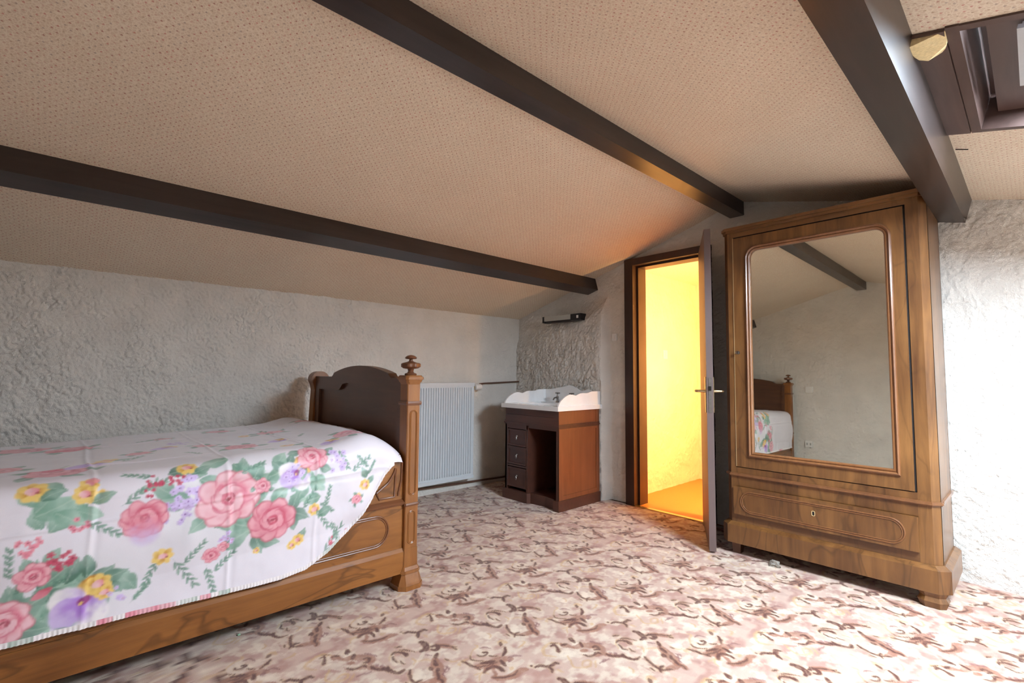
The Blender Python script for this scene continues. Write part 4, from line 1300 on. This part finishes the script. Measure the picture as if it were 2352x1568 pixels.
# ------------------------------------------------------------------ bedspread
CRR = .085                        # radius of the mattress edge under the cloth
YS = 2.232                        # plane of the hanging side
LARC = CRR * math.pi / 2
YT = YS + CRR
hem_pts = np.array([(-1.0, .25), (-.096, .247), (.226, .244), (.498, .236), (.726, .236), (.834, .248), (.929, .296), (1.03, .372), (1.093, .440), (1.136, .498), (1.203, .600), (1.262, .678), (1.32, .72)])
CX0, CX1 = -.845, 1.315


def ztop(X):
    return .722 + (X + .2) * .030


def hem_z(X):
    return np.interp(X, hem_pts[:, 0], hem_pts[:, 1])


def tmax(X):
    return LARC + (ztop(X) - CRR - hem_z(X))


TMIN = -(3.50 - YT) - .06
# --- printed pattern, painted on a canvas measured in metres along the cloth
PR = .0032
CT0, CT1 = TMIN - .02, .62
NU, NV = int((CX1 - CX0 + .04) / PR), int((CT1 - CT0) / PR)
cu, cv = np.meshgrid(CX0 - .02 + (np.arange(NU) + .5) * PR, CT0 + (np.arange(NV) + .5) * PR, indexing='ij')
canvas = np.empty((NU, NV, 3)); canvas[:] = lin((234, 228, 236))
canvas *= (1 - .05 * fbm(cu * 4, cv * 4, 91, 3))[..., None]
cw1 = fbm(cu * 45, cv * 45, 61, 2) - .5; cw2 = fbm(cu * 45, cv * 45, 67, 2) - .5


def blob(c, a, b, ang_, col, alpha=1.0, soft=.2, edge=None, wob=.008, tip=False):
    """tilted ellipse (or pointed leaf) blended on the cloth, with an optional second colour towards one end"""
    R_ = max(a, b) * 1.3 + .012
    i0, i1 = max(0, int((c[0] - R_ - cu[0, 0]) / PR)), min(NU, int((c[0] + R_ - cu[0, 0]) / PR) + 2)
    j0, j1 = max(0, int((c[1] - R_ - cv[0, 0]) / PR)), min(NV, int((c[1] + R_ - cv[0, 0]) / PR) + 2)
    if i0 >= i1 or j0 >= j1:
        return
    x = cu[i0:i1, j0:j1] - c[0] + wob * cw1[i0:i1, j0:j1]; y = -(cv[i0:i1, j0:j1] - c[1]) + wob * cw2[i0:i1, j0:j1]
    p_ = (x * math.cos(ang_) + y * math.sin(ang_)) / a; q = (-x * math.sin(ang_) + y * math.cos(ang_)) / b
    if tip:
        w = np.clip(1 - np.abs(p_) ** 1.7, 0, 1) * (1.15 - .3 * p_)
        d = np.where(np.abs(p_) < 1, np.abs(q) / np.maximum(w, 1e-3), 9)
    else:
        d = np.sqrt(p_ * p_ + q * q)
    al = (alpha * (1 - sstep(1 - soft, 1 + soft * .4, d)))[..., None]
    cc = np.asarray(col, float)
    if edge is not None:
        t = sstep(-.9, .9, p_ + .5 * cw1[i0:i1, j0:j1] * 2)[..., None]
        cc = cc * (1 - t) + np.asarray(edge) * t
    if tip:
        rib = (1 - sstep(.0, .12, np.abs(q)))[..., None] * .35 * (np.abs(p_) < .9)[..., None]
        cc = cc * (1 - rib) + np.asarray(lin((206, 222, 208))) * rib
    canvas[i0:i1, j0:j1] = canvas[i0:i1, j0:j1] * (1 - al) + cc * al


def line(p0, p1, w, col, alpha=1.0):
    d = np.array(p1) - np.array(p0); l = np.hypot(*d)
    blob((np.array(p0) + p1) / 2, l / 2 + w, w, math.atan2(-d[1], d[0]), col, alpha, .35, wob=.003)


G1, G2, G3 = lin((58, 104, 88)), lin((128, 170, 148)), lin((178, 208, 192))
PKL, PKM, PKD, PKX = lin((246, 205, 212)), lin((232, 140, 158)), lin((205, 78, 106)), lin((160, 40, 66))
LIL, PUR, PURD = lin((214, 192, 236)), lin((176, 128, 216)), lin((126, 70, 160))
YEL, YED, WHT = lin((242, 208, 120)), lin((206, 140, 40)), lin((244, 238, 240))


def leaf(c, l, ang_, dark=0.5):
    a = G1 * dark + G2 * (1 - dark); blob(c, l / 2, l * .27, ang_, a, .92, .15, edge=G3 * (1 - dark * .6) + G1 * dark * .6, tip=True)


def sprig(c, l, ang_, n=5, alpha=.85):
    d = np.array([math.cos(ang_), -math.sin(ang_)])
    p0 = np.array(c) - d * l / 2; p1 = np.array(c) + d * l / 2
    line(p0, p1, .0018, G1 * .6 + G2 * .4, alpha * .8)
    for k in range(n):
        b = p0 + (p1 - p0) * (k + .6) / n
        for s in (-1, 1):
            a2 = ang_ + s * (.5 + .12 * (k % 2))
            b2 = b + d * l * (.07 if s > 0 else 0)
            e = b2 + np.array([math.cos(a2), -math.sin(a2)]) * l * (.25 - .02 * k)
            blob((b2 + e) / 2, l * .125, .0048, a2, G1 * .65 + G2 * .35, alpha, .35, edge=G2, tip=True, wob=.004)


def rose(c, r, deep=0.3, seed=0):
    R_ = random.Random(seed)
    lo_, hi_ = PKM * (1 - deep) + PKD * deep, PKL * (1 - deep) + PKM * deep
    for k in range(9):
        a = k * 2 * math.pi / 9 + R_.random() * .5
        q = (c[0] + r * .62 * math.cos(a), c[1] + r * .56 * math.sin(a))
        blob(q, r * .49, r * .43, -a, PKD * .5 + lo_ * .5, .8, .12)
        blob((q[0] - r * .02 * math.cos(a), q[1] - r * .02 * math.sin(a)), r * .45, r * .39, -a, lo_ if k % 3 else PKD * .5 + lo_ * .5, .95, .2, edge=hi_ * .75 + PKL * .25)
    blob(c, r * .72, r * .66, .4, hi_, .9, .25, edge=lo_)
    for k in range(7):
        a = k * 2 * math.pi / 7 + 1 + R_.random() * .4
        q = (c[0] + r * .36 * math.cos(a), c[1] + r * .33 * math.sin(a))
        blob((q[0] + r * .03 * math.cos(a), q[1] + r * .03 * math.sin(a)), r * .34, r * .19, -a + math.pi / 2 + .3, PKD * .6 + lo_ * .4, .7, .15)
        blob(q, r * .32, r * .155, -a + math.pi / 2 + .3, lo_ * .8 + PKD * .2 if k % 2 else hi_, .9, .25, edge=PKL * (1 - deep) + hi_ * deep)
    for k in range(5):
        a = k * 2 * math.pi / 5 + R_.random()
        blob((c[0] + r * .17 * math.cos(a), c[1] + r * .16 * math.sin(a)), r * .17, r * .07, -a + math.pi / 2, PKD if k % 2 else PKX, .85, .3, edge=lo_)
    blob(c, r * .10, r * .07, .5, PKX, .8)


def pansy(c, r, seed=0):
    for a, col, e, s in ((math.radians(70), YEL, YED, .62), (math.radians(20), YED, YEL, .5), (math.radians(160), LIL, WHT, .75), (math.radians(215), PUR, LIL, .8), (math.radians(300), PUR, WHT, .8)):
        q = (c[0] + r * .52 * math.cos(a), c[1] - r * .52 * math.sin(a))
        blob(q, r * s * .75, r * s * .68, a, col, .95, .18, edge=e, wob=.012)
    blob(c, r * .24, r * .17, .4, PKX * .6 + PURD * .4, .9, .3)
    blob((c[0] - r * .1, c[1] + r * .1), r * .09, r * .05, 1, YEL, .9)


def cluster(c, r, col, ctr, n=12, seed=0, fs=.2):
    R_ = random.Random(seed)
    for k in range(n):
        a = R_.random() * 6.28; d = r * math.sqrt(R_.random())
        q = (c[0] + d * math.cos(a), c[1] + d * math.sin(a)); f = r * fs * (.8 + .5 * R_.random())
        for j in range(5):
            b = j * 1.257 + a
            blob((q[0] + f * .55 * math.cos(b), q[1] + f * .55 * math.sin(b)), f * .5, f * .4, -b, col * (.85 + .25 * R_.random()), .9, .25, wob=.002)
        blob(q, f * .22, f * .22, 0, ctr, .9, wob=.001)


def yellow_flower(c, r, seed=0):
    for k in range(7):
        a = k * .9 + seed
        blob((c[0] + r * .55 * math.cos(a), c[1] + r * .5 * math.sin(a)), r * .42, r * .36, -a, YED if k % 2 else YEL, .95, .25, edge=YEL)
    blob(c, r * .4, r * .34, 0, PKL, .9, edge=PKM); blob((c[0] + r * .3, c[1] + .2 * r), r * .14, r * .1, 0, PKX, .8)


def S(u, v):
    """place on the cloth below a photographed point of the hanging side"""
    q = at_y(u, v, YS); return (q[0], LARC + (ztop(q[0]) - CRR - q[2]))


def T(u, v):
    """place on the cloth below a photographed point of the bed top"""
    z = .735; q = at_z(u, v, z); z = ztop(q[0]); q = at_z(u, v, z); return (q[0], YT - q[1])


# soft wash of colour around the bouquets
for uv_, r_ in (((540, 1150), .30), ((190, 1350), .20), ((700, 1100), .16)):
    blob(S(*uv_), r_, r_ * .7, .1, lin((216, 222, 222)), .45, .9)
# pale undergrowth behind the bouquets
_r = random.Random(5)
for (u0, v0), su, sv, n_ in (((560, 1150), 120, 75, 46), ((190, 1350), 80, 55, 22), ((690, 1100), 60, 45, 14), ((60, 1400), 60, 40, 12), ((150, 1160), 60, 40, 10)):
    for k in range(n_):
        leaf(S(u0 + _r.gauss(0, .5) * su, v0 + _r.gauss(0, .5) * sv), .06 + .05 * _r.random(), _r.random() * 6.28, .08 + .22 * _r.random())
# leaves
for uv_, l, a, d in (((420, 1075), .09, .3, .8), ((455, 1085), .08, -.2, .6), ((590, 1085), .10, 1.0, .6), ((615, 1100), .10, .5, .35), ((640, 1085), .10, .3, .3), ((600, 1120), .09, .2, .4), ((560, 1070), .08, 1.4, .5), ((485, 1115), .07, 2.4, .5),
                     ((672, 1150), .08, 1.2, .8), ((683, 1178), .10, -.5, .85), ((668, 1195), .08, -1.3, .7), ((560, 1205), .12, -.4, .25), ((540, 1235), .12, .5, .3), ((590, 1245), .10, -1.2, .6), ((615, 1240), .09, -.3, .5), ((575, 1185), .08, 1.6, .6), ((470, 1160), .07, -1.3, .4), ((455, 1200), .09, -2.4, .35), ((520, 1200), .09, -1, .3),
                     ((400, 1150), .12, 3.0, .4), ((375, 1125), .10, 2.5, .3), ((670, 1055), .06, 1.2, .9), ((715, 1050), .06, .3, .8), ((640, 1070), .07, 2.5, .8), ((835, 1085), .06, 2, .6), ((850, 1100), .05, .8, .5), ((690, 1225), .06, 1.0, .6),
                     ((165, 1305), .09, 1.2, .85), ((200, 1295), .08, 1.6, .8), ((235, 1315), .08, .7, .8), ((258, 1320), .09, .3, .75), ((120, 1325), .10, .7, .75), ((130, 1365), .08, -.3, .7), ((140, 1385), .10, -.9, .4), ((265, 1345), .06, -.9, .7),
                     ((60, 1395), .13, .6, .7), ((25, 1385), .12, 1.7, .75), ((55, 1430), .10, -.4, .5), ((70, 1445), .10, -.2, .7), ((10, 1425), .10, 2.6, .7), ((65, 1300), .07, 1.9, .6), ((120, 1275), .07, 1.0, .4), ((215, 1110), .06, 1.2, .5), ((130, 1165), .12, .4, .15), ((160, 1190), .1, -.6, .15), ((110, 1150), .1, .8, .12)):
    leaf(S(*uv_), l, a, d)
for uv_, l, a in (((350, 1305), .11, -2.0), ((420, 1310), .14, -1.0), ((440, 1270), .10, .8), ((318, 1135), .12, .6), ((345, 1118), .10, .3), ((235, 1210), .11, -.6), ((705, 1145), .10, .9), ((745, 1160), .08, -.7), ((510, 1290), .10, .7), ((480, 1325), .11, -1.3), ((325, 1090), .09, 2.8), ((760, 1240), .14, .9), ((20, 1300), .10, 1.6), ((55, 1330), .10, 1.0), ((100, 1350), .09, .4),
                   ((790, 1050), .10, -1.2), ((830, 1055), .08, -.9), ((750, 1140), .09, 1.3), ((850, 1075), .07, 1.0), ((320, 1360), .07, .8)):
    sprig(S(*uv_), l, a)
# blooms on the hanging side
cluster(S(430, 1125), .062, LIL, PURD, 26, 1, .22); cluster(S(405, 1170), .05, LIL * .95, PURD, 18, 2, .22); cluster(S(520, 1230), .035, LIL, PKD, 8, 21, .24)
rose(S(332, 1188), .068, .75, 3); blob(S(330, 1215), .06, .05, -1.2, PKM, .7, .4, edge=LIL)
rose(S(524, 1143), .108, .10, 4); rose(S(622, 1190), .088, .70, 5)
pansy(S(682, 1085), .075, 6); yellow_flower(S(705, 1070), .03, 2)
yellow_flower(S(373, 1275), .036, 1); yellow_flower(S(682, 1238), .03, 4); yellow_flower(S(668, 1250), .022, 6); yellow_flower(S(835, 1112), .030, 3); yellow_flower(S(818, 1140), .024, 5); yellow_flower(S(587, 1262), .016, 2)
rose(S(483, 1273), .030, .6, 7); rose(S(510, 1253), .020, .4, 8)
cluster(S(358, 1108), .030, PKD, PKX, 10, 9, .28); cluster(S(405, 1098), .026, PKD, PKX, 8, 10, .3); cluster(S(340, 1135), .016, PKD, PKX, 4, 19, .4)
cluster(S(770, 1240), .030, PKD, WHT, 9, 11, .3); cluster(S(790, 1225), .02, PKD, WHT, 5, 31, .3); yellow_flower(S(205, 1112), .032, 2); yellow_flower(S(232, 1140), .028, 4); blob(S(215, 1100), .02, .014, 0, PKM, .8)
cluster(S(182, 1203), .026, PKM, PKX, 9, 12, .3); cluster(S(65, 1252), .032, PKM, PKX, 11, 13, .3); cluster(S(140, 1280), .034, PKD, PKX, 11, 14, .3); rose(S(75, 1320), .044, .5, 15)
pansy(S(192, 1378), .088, 16); yellow_flower(S(225, 1340), .042, 3); yellow_flower(S(240, 1358), .030, 1); rose(S(5, 1432), .07, .1, 17); cluster(S(275, 1360), .03, LIL, YED, 6, 18, .3); blob(S(95, 1360), .028, .014, .5, PKM, .9, edge=PKD)
# blooms on the top
for (u, v), r_, dp, sd in (((130, 1085), .085, .8, 20), ((55, 1033), .09, .7, 21), ((160, 1032), .085, .75, 22), ((0, 1082), .06, .6, 23), ((555, 1024), .07, .7, 24), ((470, 1022), .05, .3, 25), ((720, 1030), .065, .45, 26), ((620, 992), .07, .4, 27), ((800, 1005), .07, .5, 28), ((500, 990), .06, .5, 29), ((700, 975), .06, .5, 30), ((320, 1042), .045, .5, 31), ((870, 1030), .022, .6, 32), ((620, 1052), .030, .6, 33), ((375, 1010), .04, .4, 41)):
    c_ = T(u, v)
    for k in range(5):
        a = k * 1.3 + sd
        leaf((c_[0] + r_ * 1.25 * math.cos(a), c_[1] + r_ * 1.25 * math.sin(a)), r_ * 1.0, -a + .5, .7)
    rose(c_, r_, dp, sd)
for (u, v), r_, sd in (((210, 1068), .08, 1), ((380, 1030), .06, 2), ((640, 1010), .06, 3), ((760, 1015), .06, 4)):
    pansy(T(u, v), r_, sd)
for (u, v), r_ in (((245, 1058), .045), ((75, 1112), .045), ((430, 1065), .038), ((660, 1022), .035), ((200, 1100), .04), ((770, 1045), .03), ((560, 1000), .03)):
    yellow_flower(T(u, v), r_, 2); leaf((T(u, v)[0] + .05, T(u, v)[1] + .02), .07, .4, .6)
for (u, v), l, a in (((800, 1045), .12, -1), ((840, 1020), .11, .5), ((580, 1050), .10, .3), ((300, 1055), .12, .8), ((450, 1040), .11, 2), ((690, 1000), .1, 1), ((600, 1035), .1, -.6), ((330, 1015), .12, .4), ((850, 1045), .1, -1.2)):
    sprig(T(u, v), l, a)
for (u, v), r_, sd in (((690, 1040), .04, 51), ((780, 1025), .05, 52), ((410, 1018), .05, 53)):
    cluster(T(u, v), r_, LIL, PURD, 14, sd, .25)

# --- the cloth itself
us = axis_pts((CX0, -.25, .010), (-.25, CX1, .0048))
nv = 390
qn = np.linspace(0, 1, nv)
U = np.repeat(us, nv); q = np.tile(qn, len(us))
tm = tmax(U)
tt = np.where(q < .5, TMIN + (0 - TMIN) * (q / .5), tm * (q - .5) / .5)
zt = ztop(U)
phi = np.clip(tt / CRR, 0, math.pi / 2)
yy = np.where(tt <= 0, YT - tt, np.where(tt < LARC, YT - CRR * np.sin(phi), YS))
zz = np.where(tt <= 0, zt, np.where(tt < LARC, zt - CRR + CRR * np.cos(phi), zt - CRR - (tt - LARC)))
over = np.maximum(0, yy - 3.47)
yy = np.where(yy > 3.47, 3.47 + .03 * (1 - np.exp(-over / .03)), yy); zz = zz - over * 1.2
# soft unevenness, sagging and fold lines from the packet
soft = fbm(U * 3.1, tt * 3.1, 5, 3) - .5
fine = fbm(U * 11, tt * 9, 6, 3) - .5
disp = .020 * soft + .006 * fine


def crease(x, w=.007):
    return np.exp(-(x / w) ** 2)


for xk in (-.33, .10, .52, .87):
    wob_ = .006 * np.sin(tt * 7 + xk * 9)
    disp += .0035 * crease(U - xk - wob_) - .002 * crease(U - xk - wob_ - .015, .01)
for tk in (-.75, -.17, .19):
    disp += .0032 * crease(tt - tk - .012 * np.sin(U * 3 + tk * 5)) - .002 * crease(tt - tk - .014, .01)
hang = sstep(LARC * .6, LARC + .25, tt)
edge_pull = sstep(.75, 1.25, U)
disp += hang * (.007 * np.sin(U * 17 + 2.1 * soft * 6) * (.3 + edge_pull))
# diagonal pull towards the foot corner
disp += hang * edge_pull * .005 * np.sin((U * .9 + tt * 1.6) * 26 + 3 * soft)
topw = 1 - sstep(-.02, LARC, tt)
zz = zz + disp * topw
yy = yy - disp * (1 - topw) - hang * .004
# gentle bulge of the mattress side and roll-off towards the foot corner
yy = yy - .016 * np.sin(np.clip((tt - LARC) / .3, 0, 1) * math.pi) * (1 - edge_pull)
endroll = np.clip((U - 1.17) / .145, 0, 1) ** 2
nearw = 1 - sstep(-.55, -.05, tt)
zz = zz - endroll * (.075 * (1 - nearw) + .012 * nearw) * np.clip(1 - np.maximum(tt - LARC, 0) / .1, 0, 1)
zz = zz + .030 * np.exp(-((U - 1.13) / .10) ** 2) * topw
yy = np.minimum(yy, 3.495)
yy = np.where(tt > LARC, np.minimum(yy, 2.236), yy)
fi = np.clip((U - cu[0, 0]) / PR, 0, NU - 1.001); fj = np.clip((tt - cv[0, 0]) / PR, 0, NV - 1.001)
ii, jj = fi.astype(int), fj.astype(int); a_, b_ = (fi - ii)[:, None], (fj - jj)[:, None]
ccol = (canvas[ii, jj] * (1 - a_) + canvas[np.minimum(ii + 1, NU - 1), jj] * a_) * (1 - b_) + (canvas[ii, np.minimum(jj + 1, NV - 1)] * (1 - a_) + canvas[np.minimum(ii + 1, NU - 1), np.minimum(jj + 1, NV - 1)] * a_) * b_
CL = (.24, 2.9, .236)
cover = grid_mesh('bedspread', np.stack([U, yy, zz], 1), len(us), nv, 'cover', col=ccol, origin=CL, flip=True)
tag(cover, 'floral bedspread with roses and pansies on pale pink, tucked over the bed', 'bedspread')
# gathered frill along the hem
hx = np.arange(CX0, 1.262, .0021)
base_i = np.searchsorted(us, hx).clip(0, len(us) - 1)
idx = base_i * nv + nv - 1
hy_, hz_ = yy[idx], zz[idx]
hy_ = np.interp(hx, us, yy.reshape(len(us), nv)[:, -1]); hz_ = np.interp(hx, us, zz.reshape(len(us), nv)[:, -1])
pleat = np.sin(hx * 2 * math.pi / .0125 + .8 * np.sin(hx * 31))
rows = []
cols_ = []
hc = np.stack([np.interp(hx, us, ccol.reshape(len(us), nv, 3)[:, -1, k]) for k in range(3)], 1)
fn = vnoise(hx * 60, hx * 0 + 3, 8)
patchy = ((np.abs(hx - .155) < .022) | (np.abs(hx - .285) < .075) | (np.abs(hx - .455) < .018) | (np.abs(hx + .42) < .06))[:, None] * (.45 + .5 * fn[:, None])
patchg = ((np.abs(hx - .40) < .028) | (np.abs(hx - .52) < .02) | (np.abs(hx + .05) < .03) | (np.abs(hx - .95) < .04))[:, None] * (.3 + .5 * fn[:, None])
hc = lin((236, 228, 228)) * (1 - patchy) + (PKM * .8 + PKD * .2) * patchy
hc = hc * (1 - .8 * patchg) + G2 * .8 * patchg
for k, (dz, oy) in enumerate(((.002, 0), (-.004, .5), (-.010, .9), (-.015, 1.0))):
    rows.append(np.stack([hx, hy_ - .0015 - .0032 * oy * (pleat * .5 + .5), hz_ + dz], 1)); cols_.append(hc)
fv = np.stack(rows, 1).reshape(-1, 3); fc = np.stack(cols_, 1).reshape(-1, 3)
fr = grid_mesh('frill', fv, len(hx), 4, 'cover', col=fc, origin=CL, flip=True)
fr.parent = cover; fr.location = (0, 0, 0)
